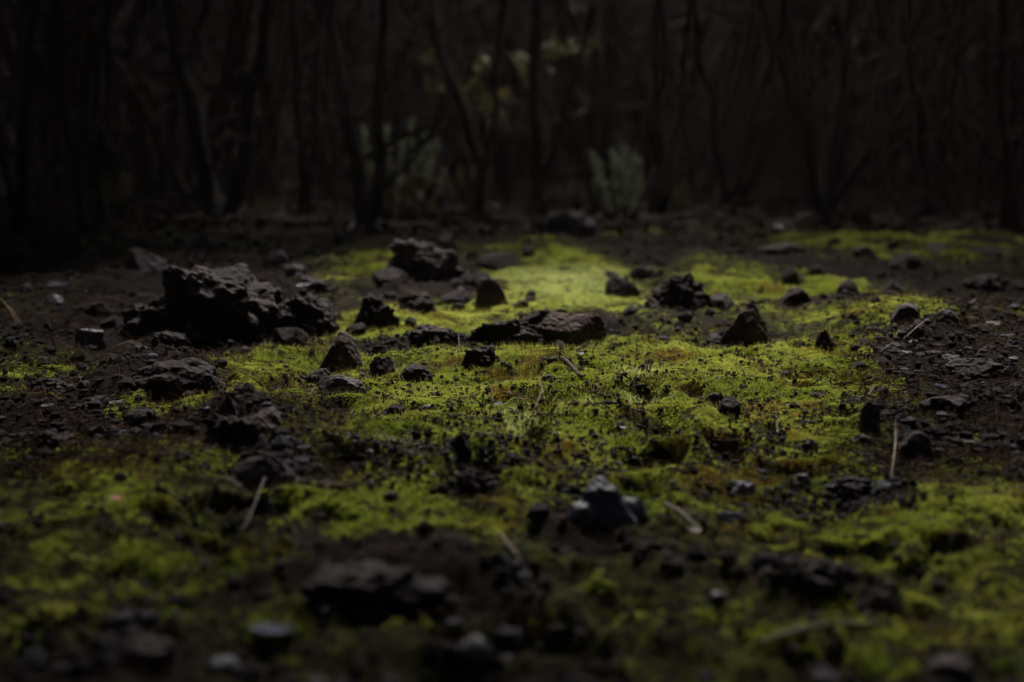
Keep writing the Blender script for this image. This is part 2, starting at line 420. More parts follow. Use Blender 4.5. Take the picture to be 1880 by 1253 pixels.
def rock_verts(style, seed, level):
    v, f = ICO[level]
    rg = np.random.default_rng(seed); p = v.copy(); off = rg.uniform(0, 90, 3)
    nd = v + .0
    r = 1 + .30 * fbm(nd * 1.1 + off, 2)
    if style == 'cobble': r = 1 + .16 * fbm(nd * 1.0 + off, 2)
    p = nd * r[:, None]
    cuts = {'cobble': 5, 'scoria': 7, 'slab': 6, 'peak': 7, 'heap': 4, 'boulder': 8}[style]
    for _ in range(cuts):
        q = rg.normal(size=3); q /= np.linalg.norm(q)
        lim = rg.uniform(.58, .86)
        dd = p @ q; over = np.maximum(dd - lim, 0)
        p -= over[:, None] * q[None, :] * .88
    if style == 'peak':
        t = (p[:, 2] - p[:, 2].min()) / np.ptp(p[:, 2])
        p[:, 0] = p[:, 0] * (1.1 - .62 * t) + .22 * rg.choice([-1, 1]) * t
        p[:, 1] *= (1.1 - .5 * t)
    if style == 'heap':
        p *= (1 + .28 * fbm(p * 2.4 + off, 2))[:, None]
    ro = {'cobble': .022, 'scoria': .085, 'slab': .05, 'peak': .05, 'heap': .085, 'boulder': .06}[style]
    a = fbm(p * 4.0 + off, 3); b = fbm(p * 11 + off, 2)
    pit = np.maximum(fbm(p * 7.5 + off + 31, 2) - .12, 0)
    p *= (1 + ro * (a * .9 + b * .35 - (1.1 * pit if style in ('scoria', 'heap', 'boulder') else .3 * pit)))[:, None]
    if style == 'slab': p[:, 2] *= .45
    mn, mx = p.min(0), p.max(0)
    p = (p - (mn + mx) / 2) / ((mx - mn) / 2)
    return p, f

RSEED = [100]
def rock(px, pyb, wpx, hpx, style, mat, label, cat='rock', name='rock', group=None, rot=None, depth=.8, sink=.7, level=None, tilt=0.0):
    """A rock that stands with its near foot at (px, pyb) and shows wpx by hpx."""
    RSEED[0] += 1
    g = G(px, pyb); k = g.y / FPX
    a = wpx / 2 * k; b = a * depth; top = max(hpx * k - b * .10, a * .16)
    c = Vector((g.x * (1 + b * .75 / g.y), g.y + b * .75, 0)); c.z = HZ(c.x, c.y)
    hz = top * (1 + sink) / 2
    if level is None: level = 6 if wpx > 100 and pyb < 1000 else 5 if wpx > 40 else 4
    p, f = rock_verts(style, RSEED[0], level)
    p = p * np.array([a, b, hz])
    me = mesh_np(name, p, f, M[mat], None, True)
    o = link(name, me, loc=(c.x, c.y, c.z + top - hz - .002))
    o.rotation_euler = (0, tilt, rot if rot is not None else 0)
    tag(o, label, cat, group)
    return o

ROCKS = [
 # main carpet, in focus
 (625, 680, 84, 72, 'cobble', 'rock_brown', 'smooth brown wedge shaped cobble at the left of the moss carpet', {'depth': .75}),
 (702, 690, 50, 40, 'scoria', 'rock_dark', 'knobbly black cinder right of the smooth brown cobble', {}),
 (628, 728, 96, 38, 'boulder', 'rock_mauve', 'flat purplish brown rock lying in front of the smooth brown cobble', {'depth': .6}),
 (582, 705, 54, 30, 'scoria', 'rock_dark', 'small black cinder touching the left end of the flat purplish rock', {}),
 (765, 700, 64, 30, 'scoria', 'rock_dark', 'low ragged black cinder on moss right of the flat purplish rock', {}),
 (722, 762, 46, 24, 'scoria', 'rock_dark', 'black cinder at the rim of a mossy hollow under crossed pine needles', {}),
 (786, 748, 30, 20, 'cobble', 'rock_grey', 'small slate grey stone at the end of two crossed pine needles', {}),
 (925, 640, 150, 66, 'heap', 'rock_dark', 'long jagged black clinker leaning on the brown boulder', {'depth': .5}),
 (1045, 640, 145, 64, 'boulder', 'rock_brown', 'broad rough brown boulder lying behind the moss carpet', {'depth': .55}),
 (1000, 592, 70, 34, 'scoria', 'rock_dark', 'dark spiky cinder peeking over the broad brown boulder', {}),
 (888, 674, 84, 42, 'heap', 'rock_dark', 'low crumbly black clod in front of the long jagged clinker', {'depth': .6}),
 (790, 642, 92, 46, 'heap', 'rock_dark', 'dark crumbly clod between the smooth cobble and the long clinker', {}),
 (1366, 636, 98, 86, 'peak', 'rock_brown', 'tall pointed dark brown rock standing at the back of the moss', {'depth': .6}),
 (1516, 642, 42, 38, 'peak', 'rock_dark', 'small pointed black cinder right of the tall pointed rock', {}),
 (1180, 707, 38, 26, 'scoria', 'rock_dark', 'compact black cinder alone in the middle of the moss', {'depth': .7}),
 (1337, 763, 48, 36, 'cobble', 'rock_dark', 'rounded black stone on the sloping moss right of centre', {'depth': .8}),
 (1596, 792, 40, 56, 'cobble', 'rock_mauve', 'upright egg shaped reddish brown stone on moss', {'depth': .8}),
 (1680, 848, 68, 54, 'cobble', 'rock_dark', 'blurry round dark stone right of the egg shaped stone', {}),
 (1487, 830, 44, 26, 'boulder', 'rock_dark', 'faceted blackish pebble in front of the egg shaped stone', {}),
 (1585, 818, 52, 20, 'slab', 'rock_dark', 'flat blackish slab just below the egg shaped stone', {}),
 (1500, 732, 30, 10, 'cobble', 'rock_brown', 'small flat brown pebble beside a mossy hollow right of centre', {}),
 (840, 853, 46, 34, 'peak', 'rock_dark', 'dark conical clod at the front edge of the moss carpet', {}),
 (1005, 700, 22, 12, 'cobble', 'rock_mauve', 'little purplish pebble beside the curved piece of bark', {}),
 (900, 735, 20, 14, 'scoria', 'rock_dark', 'tiny black cinder beside bent pine needles on moss', {}),
 (1440, 700, 26, 14, 'scoria', 'rock_dark', 'tiny dark cinder on moss under the small pointed cinder', {}),
 (1310, 742, 40, 18, 'scoria', 'rock_dark', 'low dark cinder behind the rounded black stone', {'sink': .9}),
 # left foreground half
 (486, 905, 116, 70, 'boulder', 'rock_mauve', 'squarish dark rock with a pale top at the left front', {'depth': .7}),
 (488, 790, 62, 36, 'boulder', 'rock_mauve', 'blunt brownish stone above the squarish rock', {}),
 (412, 790, 58, 52, 'peak', 'rock_dark', 'dark upright cinder left of the blunt brownish stone', {}),
 (440, 838, 150, 74, 'heap', 'rock_dark', 'wide black clod between the upright cinder and squarish rock', {'depth': .6, 'sink': .9}),
 (318, 736, 200, 78, 'slab', 'rock_dark', 'large low black slab of lava at the left', {'depth': .6, 'sink': .8}),
 (262, 790, 70, 34, 'scoria', 'rock_dark', 'dark cinder in front of the large low lava slab', {}),
 (168, 632, 56, 30, 'boulder', 'rock_grey', 'pale lavender chip of stone on the dark left bank', {'depth': .6}),
 (95, 562, 48, 20, 'slab', 'rock_grey', 'pale grey flat chip on the left bank above the lavender chip', {}),
 (182, 582, 46, 28, 'cobble', 'rock_dark', 'dark bluish pebble behind the lavender chip', {}),
 (315, 655, 80, 34, 'heap', 'rock_dark', 'dark clod behind the large low lava slab', {}),
 (95, 720, 90, 28, 'heap', 'rock_dark', 'flat dark clod on the left bank beside the lava slab', {}),
 (100, 830, 90, 34, 'heap', 'rock_dark', 'blackish clod near the left edge below the slab', {}),
 # left boulder pile
 (395, 625, 260, 165, 'heap', 'rock_dark', 'big ragged black lava boulder with a pitted top', {'depth': .8}),
 (300, 620, 150, 90, 'heap', 'rock_dark', 'dark lava lump at the left foot of the big ragged boulder', {'depth': .7}),
 (560, 622, 160, 98, 'heap', 'rock_dark', 'dark rounded lava lump at the right foot of the big ragged boulder', {'depth': .7, 'sink': .8}),
 (470, 612, 120, 74, 'heap', 'rock_dark', 'blackish lava lump wedged between the big boulder and the rounded lump', {}),
 (508, 494, 44, 40, 'cobble', 'rock_mauve', 'squarish mauve stone behind the big ragged boulder', {}),
 (545, 515, 40, 24, 'cobble', 'rock_mauve', 'small mauve stone right of the squarish mauve stone', {}),
 (268, 505, 90, 56, 'boulder', 'rock_mauve', 'blurry mauve boulder left behind the big ragged boulder', {}),
 (575, 530, 80, 32, 'scoria', 'rock_dark', 'dark flat cinder behind the rounded lava lump', {}),
 (372, 460, 46, 40, 'peak', 'rock_mauve', 'mauve pointed stone behind the big ragged boulder top', {}),
 # back rocks
 (780, 520, 160, 98, 'heap', 'rock_mauve', 'large dark purple boulder with a knobbly crest behind the moss', {'depth': .6}),
 (718, 516, 70, 32, 'scoria', 'rock_dark', 'low dark stone at the left foot of the purple boulder', {}),
 (818, 470, 60, 55, 'boulder', 'rock_mauve', 'bluish crest stone right behind the purple boulder', {}),
 (912, 500, 80, 34, 'cobble', 'rock_dark', 'dark oval stone at the left of the pale moss patch', {}),
 (905, 564, 66, 54, 'boulder', 'rock_mauve', 'blocky mauve stone in front of the pale moss patch', {}),
 (838, 562, 60, 28, 'scoria', 'rock_dark', 'dark stone left of the blocky mauve stone', {}),
 (768, 574, 76, 50, 'heap', 'rock_dark', 'dark lumpy stone in the row left of the pale moss', {}),
 (690, 600, 90, 76, 'heap', 'rock_dark', 'dark earthy lump at the left end of the back row of stones', {'sink': .9}),
 (1143, 548, 66, 44, 'cobble', 'rock_mauve', 'greyish mauve stone at the right of the pale moss patch', {}),
 (1174, 512, 48, 28, 'scoria', 'rock_dark', 'small dark stone behind the greyish mauve stone', {}),
 (1250, 572, 130, 86, 'heap', 'rock_dark', 'large dark cindery boulder right of the pale moss patch', {'depth': .6}),
 (1322, 568, 60, 34, 'scoria', 'rock_dark', 'dark cinder at the right foot of the large cindery boulder', {}),
 (1200, 572, 50, 30, 'scoria', 'rock_dark', 'dark cinder at the left foot of the large cindery boulder', {}),
 (1452, 524, 34, 34, 'cobble', 'rock_dark', 'small dark stone standing on the back moss right of centre', {}),
 (1458, 566, 58, 40, 'boulder', 'rock_dark', 'dark brownish stone behind the small pointed cinder', {}),
 (1556, 548, 40, 32, 'cobble', 'rock_dark', 'dark round stone in the right middle distance', {}),
 (1640, 548, 44, 30, 'boulder', 'rock_mauve', 'mauve stone in the right middle distance beside the round one', {}),
 (1662, 592, 58, 32, 'cobble', 'rock_mauve', 'domed pinkish brown stone on the right bank', {'depth': .7}),
 (1738, 594, 48, 32, 'cobble', 'rock_mauve', 'low round purple stone right of the domed pinkish stone', {}),
 (1784, 582, 38, 34, 'peak', 'rock_mauve', 'slanted mauve shard sticking up on the right bank', {'tilt': .5}),
 (1688, 622, 54, 34, 'peak', 'rock_dark', 'black pointed cinder in front of the domed pinkish stone', {}),
 (1640, 658, 60, 30, 'scoria', 'rock_dark', 'black cinder at the edge of the right bank scree', {}),
 (1820, 470, 90, 22, 'slab', 'rock_dark', 'flat purplish slab far back at the right', {}),
 (1725, 465, 60, 20, 'slab', 'rock_mauve', 'flat mauve slab far back on the right moss', {}),
 (1428, 436, 34, 18, 'cobble', 'rock_grey', 'lavender pebble far back behind the moss', {}),
 (1640, 460, 20, 22, 'cobble', 'rock_dark', 'tiny dark stone standing on the far right moss', {}),
 (1045, 432, 110, 46, 'boulder', 'rock_mauve', 'blurry lavender boulder far back below the blue green shrub', {}),
 (1660, 495, 60, 26, 'boulder', 'rock_dark', 'blurry dark stone behind the mauve stone of the right middle distance', {}),
 (1440, 470, 100, 26, 'slab', 'rock_dark', 'long dark slab far back right of centre', {}),
 (1810, 540, 90, 40, 'heap', 'rock_dark', 'dark clod on the upper right bank', {}),
 (1585, 470, 40, 20, 'cobble', 'rock_mauve', 'small mauve stone on the far right moss edge', {}),
 # right and front
 (1115, 965, 120, 84, 'peak', 'rock_blue', 'peaked blue grey rock with a lump on each side in the blurry foreground', {'depth': .6}),
 (1160, 962, 72, 48, 'boulder', 'rock_blue', 'bluish side lump at the right of the peaked blue grey rock', {}),
 (1068, 968, 74, 46, 'boulder', 'rock_blue', 'bluish side lump at the left of the peaked blue grey rock', {}),
 (1345, 962, 50, 34, 'cobble', 'rock_blue', 'blurry blue grey pebble right of the peaked blue grey rock', {}),
 (1360, 910, 60, 28, 'slab', 'rock_blue', 'tilted blue slab of stone in front of the mossy slope', {'tilt': -.3}),
 (1472, 885, 34, 18, 'slab', 'rock_blue', 'small blue stone chip right of the tilted blue slab', {}),
 (870, 1240, 90, 66, 'cobble', 'rock_grey', 'pale grey out of focus stone at the bottom edge', {}),
 (410, 1235, 80, 46, 'cobble', 'rock_blue', 'bluish out of focus stone at the bottom left', {}),
 (255, 1225, 140, 74, 'boulder', 'rock_dark', 'dark out of focus stone at the bottom left corner region', {}),
 (690, 1140, 330, 70, 'heap', 'rock_dark', 'broad black out of focus hump in the foreground left of centre', {'depth': .5, 'sink': .9}),
 (1490, 1080, 200, 48, 'heap', 'rock_dark', 'broad black out of focus hump in the right foreground', {'depth': .5, 'sink': .8}),
 (1610, 1125, 110, 70, 'heap', 'rock_dark', 'dark out of focus lump right beside the right foreground hump', {}),
 (1320, 1115, 40, 34, 'cobble', 'rock_grey', 'small pale stone left of the right foreground hump', {}),
 (1740, 1245, 110, 40, 'slab', 'rock_mauve', 'dim slab at the bottom right edge', {}),
 (1560, 920, 90, 34, 'heap', 'rock_dark', 'dark clod below the pair of pale flakes', {}),
 (870, 915, 110, 46, 'heap', 'rock_dark', 'dark crumbly hump left of the peaked blue grey rock', {'sink': .9}),
 (1790, 690, 110, 30, 'slab', 'rock_dark', 'dark layered slab among the scree of the right bank', {}),
 (1730, 760, 90, 30, 'slab', 'rock_dark', 'dark shelf of rock low on the right bank', {}),
]
ROCKS = [(r[0], r[1], r[2], r[3] * (.84 if r[4] in ('heap', 'scoria') and r[1] < 660 else 1)) + tuple(r[4:]) for r in ROCKS]
for r in ROCKS:
    rock(*r[:7], **r[7])

def cinders():
    protos = []
    for k in range(8):
        RSEED[0] += 1
        p, f = rock_verts(random.choice(['scoria', 'heap', 'boulder', 'peak']), RSEED[0], 4)
        protos.append(mesh_np('cinder', p, f, M[random.choice(['rock_dark', 'rock_dark', 'rock_mauve'])], None, True))
    for r in ROCKS:
        if r[4] not in ('heap', 'scoria', 'peak') or r[2] < 44 or r[1] > 1000: continue
        for q in range(3 if r[2] > 80 else 2):
            px = r[0] + random.choice([-1, 1]) * r[2] * random.uniform(.38, .75); py = r[1] - r[3] * random.uniform(-.1, .25)
            w = r[2] * random.uniform(.14, .34); w = max(w, 9)
            g = G(px, py); s = w / 2 * g.y / FPX
            o = link('cinder', random.choice(protos), loc=(g.x, g.y, g.z + s * .35))
            o.scale = (s, s * random.uniform(.6, 1), s * random.uniform(.55, 1.0)); o.rotation_euler = (random.uniform(-.4, .4), random.uniform(-.4, .4), random.uniform(0, 6.3))
            side = 'left' if px < 560 else 'right' if px > 1400 else 'middle'
            tag(o, {'left': 'crumbled cinder bit at the foot of a lava rock on the left bank', 'right': 'crumbled cinder bit at the foot of a dark rock on the right bank', 'middle': 'crumbled cinder bit at the foot of a dark rock on the moss'}[side], 'cinder', 'crumbled cinders by the rocks, %s' % side)
cinders()

# pebbles one can count: the larger cinder pebbles of each zone
def pebbles(zone, n, wmin, wmax, mat, label, group, reject=None):
    protos = []
    for k in range(6):
        RSEED[0] += 1
        p, f = rock_verts(random.choice(['scoria', 'boulder', 'cobble']), RSEED[0], 3)
        protos.append(mesh_np('pebble', p, f, M[mat], None, True))
    x0, y0, x1, y1 = zone; made = 0
    while made < n:
        px, py = random.uniform(x0, x1), random.uniform(y0, y1)
        w = wmin + (wmax - wmin) * random.random() ** 2.2
        g = G(px, py); s = w / 2 * g.y / FPX
        o = bpy.data.objects.new('pebble', random.choice(protos)); COL.objects.link(o)
        o.location = (g.x, g.y, g.z + s * .3)
        o.scale = (s, s * random.uniform(.6, 1), s * random.uniform(.5, .95))
        o.rotation_euler = (random.uniform(-.4, .4), random.uniform(-.4, .4), random.uniform(0, 6.3))
        tag(o, label, 'pebble', group); made += 1
pebbles((600, 650, 1550, 880), 80, 8, 22, 'rock_dark', 'small black cinder pebble scattered on the bright central moss', 'cinder pebbles on the central moss')
pebbles((540, 830, 960, 900), 34, 9, 20, 'rock_grey', 'bluish grey pebble in the gravel band below the moss carpet', 'grey pebbles in the gravel band')
pebbles((0, 600, 560, 900), 40, 12, 34, 'rock_dark', 'small dark pebble on the shaded soil of the left bank', 'dark pebbles on the left bank')
pebbles((1560, 560, 1880, 820), 46, 12, 34, 'rock_dark', 'small dark pebble in the scree of the right bank', 'dark pebbles in the right scree')
pebbles((560, 450, 1560, 600), 46, 12, 34, 'rock_dark', 'small dark stone scattered on the back moss', 'small stones on the back moss')
pebbles((0, 430, 560, 600), 20, 14, 40, 'rock_mauve', 'dim mauve stone scattered on the dark ground behind the left bank', 'mauve stones at the left back')
pebbles((600, 900, 1700, 1220), 34, 14, 36, 'rock_mauve', 'out of focus pebble scattered over the foreground', 'pebbles in the blurry foreground')

# ------------------------------------------------------------------ gravel, needle litter (nobody could count these)
def build_gravel():
    v, f = ICO[1]
    pts = []
    def zone(n, x0, y0, x1, y1):
        pts.append(np.stack([RNG.uniform(x0, x1, n), RNG.uniform(y0, y1, n)], 1))
    zone(26000, 480, 630, 1680, 920); zone(2200, 520, 800, 980, 900); zone(6500, 1540, 530, 1880, 880); zone(6500, 0, 560, 600, 900)
    zone(3200, 0, 900, 1880, 1253); zone(7000, 0, 430, 1880, 640); zone(1500, 1250, 820, 1700, 930)
    P = np.concatenate(pts); n = len(P)
    r = np.stack([(P[:, 0] - 940) / FPX, np.zeros(n), np.zeros(n)], 1)
    b = (626.5 - P[:, 1]) / FPX
    ry = math.cos(PITCH) + b * math.sin(PITCH); rz = -math.sin(PITCH) + b * math.cos(PITCH)
    t = -CAM_H / rz
    X, Y = r[:, 0] * t, ry * t
    cl = n2(X, Y, .12, 2, 41.)
    keep = RNG.random(n) < np.clip(.55 + 1.1 * cl, .05, 1)
    X, Y = X[keep], Y[keep]; n = len(X)
    Z = hf(X, Y)
    s = .0010 + .0042 * RNG.random(n) ** 3.2; s *= np.interp(Y, [1, 3, 8], [1.3, 1, 2.4]) * (1.0 + (.9 + 1.3 * RNG.random(n) ** 6) * (moss_raw(X, Y) < .3))
    sc = s[:, None] * RNG.uniform(.55, 1.3, (n, 3)) * np.array([1.15, 1, .75])
    jit = v[None] * (1 + RNG.normal(0, .22, (n, len(v), 1)))
    th = RNG.uniform(0, 6.28, n); c, q = np.cos(th)[:, None], np.sin(th)[:, None]
    L = jit * sc[:, None, :]
    x = L[:, :, 0] * c - L[:, :, 1] * q; y = L[:, :, 0] * q + L[:, :, 1] * c
    V = np.stack([x + X[:, None], y + Y[:, None], L[:, :, 2] + (Z + s * .35 + .0015)[:, None]], 2).reshape(-1, 3)
    F = (f[None] + (np.arange(n) * len(v))[:, None, None]).reshape(-1, 3)
    tint = np.repeat(RNG.random(n), len(v))
    o = link('gravel', mesh_np('gravel', V, F, M['gravel'], {'tint': tint}))
    tag(o, 'fine black cinder grit strewn over the moss and soil', 'gravel', kind='stuff')
build_gravel()

def strip_arrays(paths, widths):
    """Thin three sided tubes along paths (n, k, 3)."""
    n, k, _ = paths.shape
    T = np.gradient(paths, axis=1); T /= np.linalg.norm(T, axis=2)[..., None] + 1e-9
    up = np.array([0, 0, 1.0]); S = np.cross(T, up); S /= np.linalg.norm(S, axis=2)[..., None] + 1e-9
    U = np.cross(S, T)
    V = np.empty((n, k, 3, 3))
    for q in range(3):
        a = q * 2.0944
        V[:, :, q] = paths + (S * math.cos(a) + U * math.sin(a)) * widths[:, :, None]
    base = (np.arange(n) * k * 3)[:, None, None]
    j = (np.arange(k - 1) * 3)[None, :, None]; q = np.arange(3)[None, None, :]; q2 = (q + 1) % 3
    F = np.stack([base + j + q, base + j + q2, base + j + 3 + q2, base + j + 3 + q], 3).reshape(-1, 4)
    return V.reshape(-1, 3), F

def build_litter():
    zs = [(4200, 0, 560, 620, 900), (3400, 1560, 540, 1880, 880), (900, 560, 640, 1560, 900), (1500, 0, 880, 1880, 1253), (5200, 0, 385, 1880, 640)]
    P = np.concatenate([np.stack([RNG.uniform(a, c, n), RNG.uniform(b, d, n)], 1) for n, a, b, c, d in zs]); n = len(P)
    b = (626.5 - P[:, 1]) / FPX
    ry = math.cos(PITCH) + b * math.sin(PITCH); rz = -math.sin(PITCH) + b * math.cos(PITCH); t = -CAM_H / rz
    X, Y = (P[:, 0] - 940) / FPX * t, ry * t
    k = 7; L = RNG.uniform(.03, .13, n); a0 = RNG.uniform(0, 6.28, n); cur = RNG.normal(0, .8, n)
    u = np.linspace(-.5, .5, k)
    ang = a0[:, None] + cur[:, None] * u[None]
    px = X[:, None] + np.cumsum(np.cos(ang), 1) * (L / k)[:, None]; py = Y[:, None] + np.cumsum(np.sin(ang), 1) * (L / k)[:, None]
    pz = hf(px.ravel(), py.ravel()).reshape(n, k)
    pz = np.maximum(pz, pz.mean(1, keepdims=True) - .004) + .003 + RNG.uniform(0, .004, n)[:, None] + (u[None] * RNG.normal(0, .02, n)[:, None])
    w = np.full((n, k), .00048) * np.interp(Y, [1, 3, 8], [1, 1, 2.2])[:, None]; w[:, -1] *= .4
    V, F = strip_arrays(np.stack([px, py, pz], 2), w)
    o = link('needle_litter', mesh_np('needle_litter', V, F, M['needle'], {'tint': np.repeat(RNG.random(n), k * 3)}))
    tag(o, 'brown pine needle litter strewn over the dark soil', 'litter', kind='stuff')
build_litter()

# ------------------------------------------------------------------ single needles, twigs, leaves, flakes
def tube(name, pts, radii, mat, parent=None, sides=6, sub=6, wob=0.0, seed=0):
    """A tapering limb along a smooth line through pts."""
    pts = np.array([list(p) for p in pts], float); radii = np.array(radii, float)
    m = len(pts); tt = np.linspace(0, m - 1, (m - 1) * sub + 1)
    def cat(arr):
        out = []
        for t in tt:
            i = min(int(t), m - 2); f = t - i
            p0, p1, p2, p3 = arr[max(i - 1, 0)], arr[i], arr[i + 1], arr[min(i + 2, m - 1)]
            out.append(.5 * (2 * p1 + (p2 - p0) * f + (2 * p0 - 5 * p1 + 4 * p2 - p3) * f * f + (3 * p1 - p0 - 3 * p2 + p3) * f ** 3))
        return np.array(out)
    C = cat(pts); R = np.maximum(cat(radii), .0002)
    T = np.gradient(C, axis=0); T /= np.linalg.norm(T, axis=1)[:, None] + 1e-9
    ref = np.array([.31, .95, .05]) if abs(T[0][1]) < .8 else np.array([1., .1, .2])
    S = np.cross(T, ref); S /= np.linalg.norm(S, axis=1)[:, None] + 1e-9; U = np.cross(S, T)
    a = np.arange(sides) * 2 * np.pi / sides
    V = C[:, None] + (S[:, None] * np.cos(a)[None, :, None] + U[:, None] * np.sin(a)[None, :, None]) * R[:, None, None]
    if wob:
        q = V.reshape(-1, 3); w = 1 + wob * fbm(np.stack([q[:, 0] * 9, q[:, 1] * 9, q[:, 2] * 2.2], 1) + seed, 3)
        V = C[:, None] + (V - C[:, None]) * w.reshape(V.shape[:2])[..., None]
    k = len(C); V = V.reshape(-1, 3)
    j = (np.arange(k - 1) * sides)[:, None]; q = np.arange(sides)[None]; q2 = (q + 1) % sides
    F = np.stack([j + q, j + q2, j + sides + q2, j + sides + q], 2).reshape(-1, 4)
    V = np.concatenate([V, C[:1], C[-1:]]); nb = len(V)
    cap = np.concatenate([np.stack([q[0], np.full(sides, nb - 2), np.full(sides, nb - 2), q2[0]], 1), np.stack([(k - 1) * sides + q[0], (k - 1) * sides + q2[0], np.full(sides, nb - 1), np.full(sides, nb - 1)], 1)])
    return V, F, cap

def tube_obj(name, parts, mat, parent=None, smooth=True):
    VV, TF = [], []; off = 0
    for V, F, cap in parts:
        VV.append(V); q = np.concatenate([F[:, [0, 1, 2]], F[:, [0, 2, 3]], np.stack([cap[:, 0], cap[:, 1], cap[:, 3]], 1)[:len(cap) // 2], cap[len(cap) // 2:, :3]]) + off
        TF.append(q); off += len(V)
    return link(name, mesh_np(name, np.concatenate(VV), np.concatenate(TF), mat, None, smooth), parent)

def ground_line(pxs, lift):
    out = []
    for (px, py), l in zip(pxs, lift):
        g = G(px, py); out.append((g.x, g.y, g.z + l))
    return out

def needle(pxs, label, lift=None, w=.0005, mat='needle_thing', name='pine_needle', cat='pine needle', twin=True, group=None):
    lift = lift or [.006] * len(pxs)
    pts = ground_line(pxs, lift)
    parts = [tube(name, pts, [w] * (len(pts) - 1) + [w * .4], mat, sides=5, sub=6)]
    if twin:
        q = [(x + i * .0022, y + i * .004, z + .001 + i * .0012) for i, (x, y, z) in enumerate(pts)]
        parts.append(tube(name, q, [w * .9] * (len(q) - 1) + [w * .3], mat, sides=5, sub=6))
    tag(tube_obj(name, parts, M[mat]), label, cat, group)

needle([(705, 765), (745, 750), (795, 738)], 'straight pale pine needle crossing a mossy hollow, lower of two', [.008, .012, .008])
needle([(752, 766), (778, 755), (796, 733)], 'curved pale pine needle arching over the hollow by the grey stone', [.004, .012, .022])
needle([(710, 686), (728, 705), (744, 724)], 'short pine needle slanting down in front of the knobbly cinder', [.012, .006, .004])
needle([(545, 725), (600, 731), (645, 730)], 'long needle lying flat in front of the flat purplish rock', [.008, .01, .006])
needle([(670, 806), (720, 820), (785, 824)], 'long bowed pine needle below the deep mossy hollow left', [.006, .01, .006])
needle([(690, 800), (710, 812), (735, 822)], 'thin needle lying along the long bowed one', [.01, .01, .006], twin=False)
needle([(920, 722), (945, 738), (975, 751)], 'straight needle slanting through the central hollow', [.012, .012, .004])
needle([(985, 705), (994, 728), (986, 750), (965, 760)], 'hook shaped pine needle bent over the central hollow', [.014, .016, .01, .004])
needle([(1422, 770), (1428, 795), (1438, 815)], 'pair of upright needles stuck in the moss under the rounded black stone', [.03, .014, .002])
needle([(300, 795), (345, 820), (395, 850)], 'long reddish needle slanting over the dark left soil', [.012, .01, .006])
needle([(470, 790), (500, 805), (508, 836)], 'bowed needle standing in front of the blunt brownish stone', [.02, .016, .003])
needle([(450, 780), (480, 795), (512, 838)], 'thin needle leaning beside the bowed needle above the squarish rock', [.014, .016, .003], twin=False)
needle([(268, 660), (300, 653), (335, 655)], 'curled pale needle on the dark soil behind the lava slab', [.012, .012, .01], w=.001)
needle([(200, 655), (240, 648), (275, 650)], 'faint straight needle left of the curled pale needle', [.01, .012, .01])
needle([(560, 760), (575, 745), (582, 738)], 'short arched needle in the dark hollow below the purplish rock', [.004, .02, .01])
needle([(775, 672), (800, 684), (838, 680)], 'long slack needle on moss beside the low ragged cinder', [.006, .006, .006])
needle([(842, 640), (843, 660), (842, 672)], 'upright pale needle before the low crumbly clod', [.03, .016, .002], w=.0006, twin=False)
needle([(1090, 838), (1108, 822), (1120, 812)], 'two crossed short needles on moss left of the dark hollow', [.006, .01, .008])
needle([(1096, 880), (1110, 862), (1116, 850)], 'slender needle rising behind the peaked blue grey rock', [.002, .012, .02], twin=False)
needle([(1635, 888), (1641, 860), (1640, 838)], 'upright brown needle pair at the right edge of the moss', [.002, .03, .05], w=.0006)
needle([(1760, 820), (1800, 828), (1850, 826)], 'long faint needle on the right bank', [.01, .012, .01])
needle([(380, 745), (410, 735), (440, 722)], 'slanting needle right of the large low lava slab', [.008, .01, .01])
needle([(1590, 745), (1610, 752), (1632, 755)], 'reddish needle right of the egg shaped stone', [.012, .012, .01])
needle([(640, 905), (600, 912), (555, 905)], 'dim bowed needle below the squarish rock', [.008, .012, .008], w=.001)
needle([(580, 545), (600, 540), (630, 548)], 'dim needle on the rounded lava lump', [.10, .11, .10], twin=False)
needle([(2, 570), (20, 585), (33, 605)], 'arched twig thin needle at the far left edge', [.03, .02, .01], w=.0012)
needle([(1655, 640), (1690, 625), (1712, 612)], 'rusty needle leaning over the right bank scree', [.012, .03, .03])
needle([(1615, 660), (1640, 648), (1665, 650)], 'pale needle at the edge of the right bank scree', [.01, .02, .012])

def twig(pxs, w, label, lift=None, mat='twig', cat='twig', name='twig', forks=()):
    lift = lift or [.01] * len(pxs)
    root = link(name, None, loc=(0, 0, 0))
    pts = ground_line(pxs, lift); c = Vector(pts[0]); root.location = c
    loc = [tuple(Vector(p) - c) for p in pts]
    nn = len(loc)
    tube_obj('stem', [tube(name, loc, [w * (1 - .45 * i / nn) for i in range(nn)], mat, sides=8, sub=6, wob=.35, seed=pxs[0][0])], M[mat], root)
    for i, dx, dy, dz, q in forks:
        b = Vector(loc[i])
        tube_obj('side_shoot', [tube(name, [b, b + Vector((dx * .5, dy * .5, dz * .6)), b + Vector((dx, dy, dz))], [w * q, w * q * .7, w * q * .4], mat, sides=6, sub=5)], M[mat], root)
    tag(root, label, cat)
twig([(428, 1016), (452, 985), (488, 950)], .0015, 'short straight pale twig slanting up in the left foreground', [.006, .014, .02], forks=[(1, .012, .004, .01, .5)])
twig([(487, 928), (497, 938), (507, 946)], .0022, 'stubby pale curved twig just above the slanting pale twig', [.014, .012, .008], mat='pale_flake', forks=[(1, .006, .002, .006, .5)])
twig([(372, 942), (405, 924), (445, 918)], .0026, 'dim arched reddish twig left of the squarish rock foot', [.008, .016, .012], forks=[(1, .02, .01, .0, .5)])
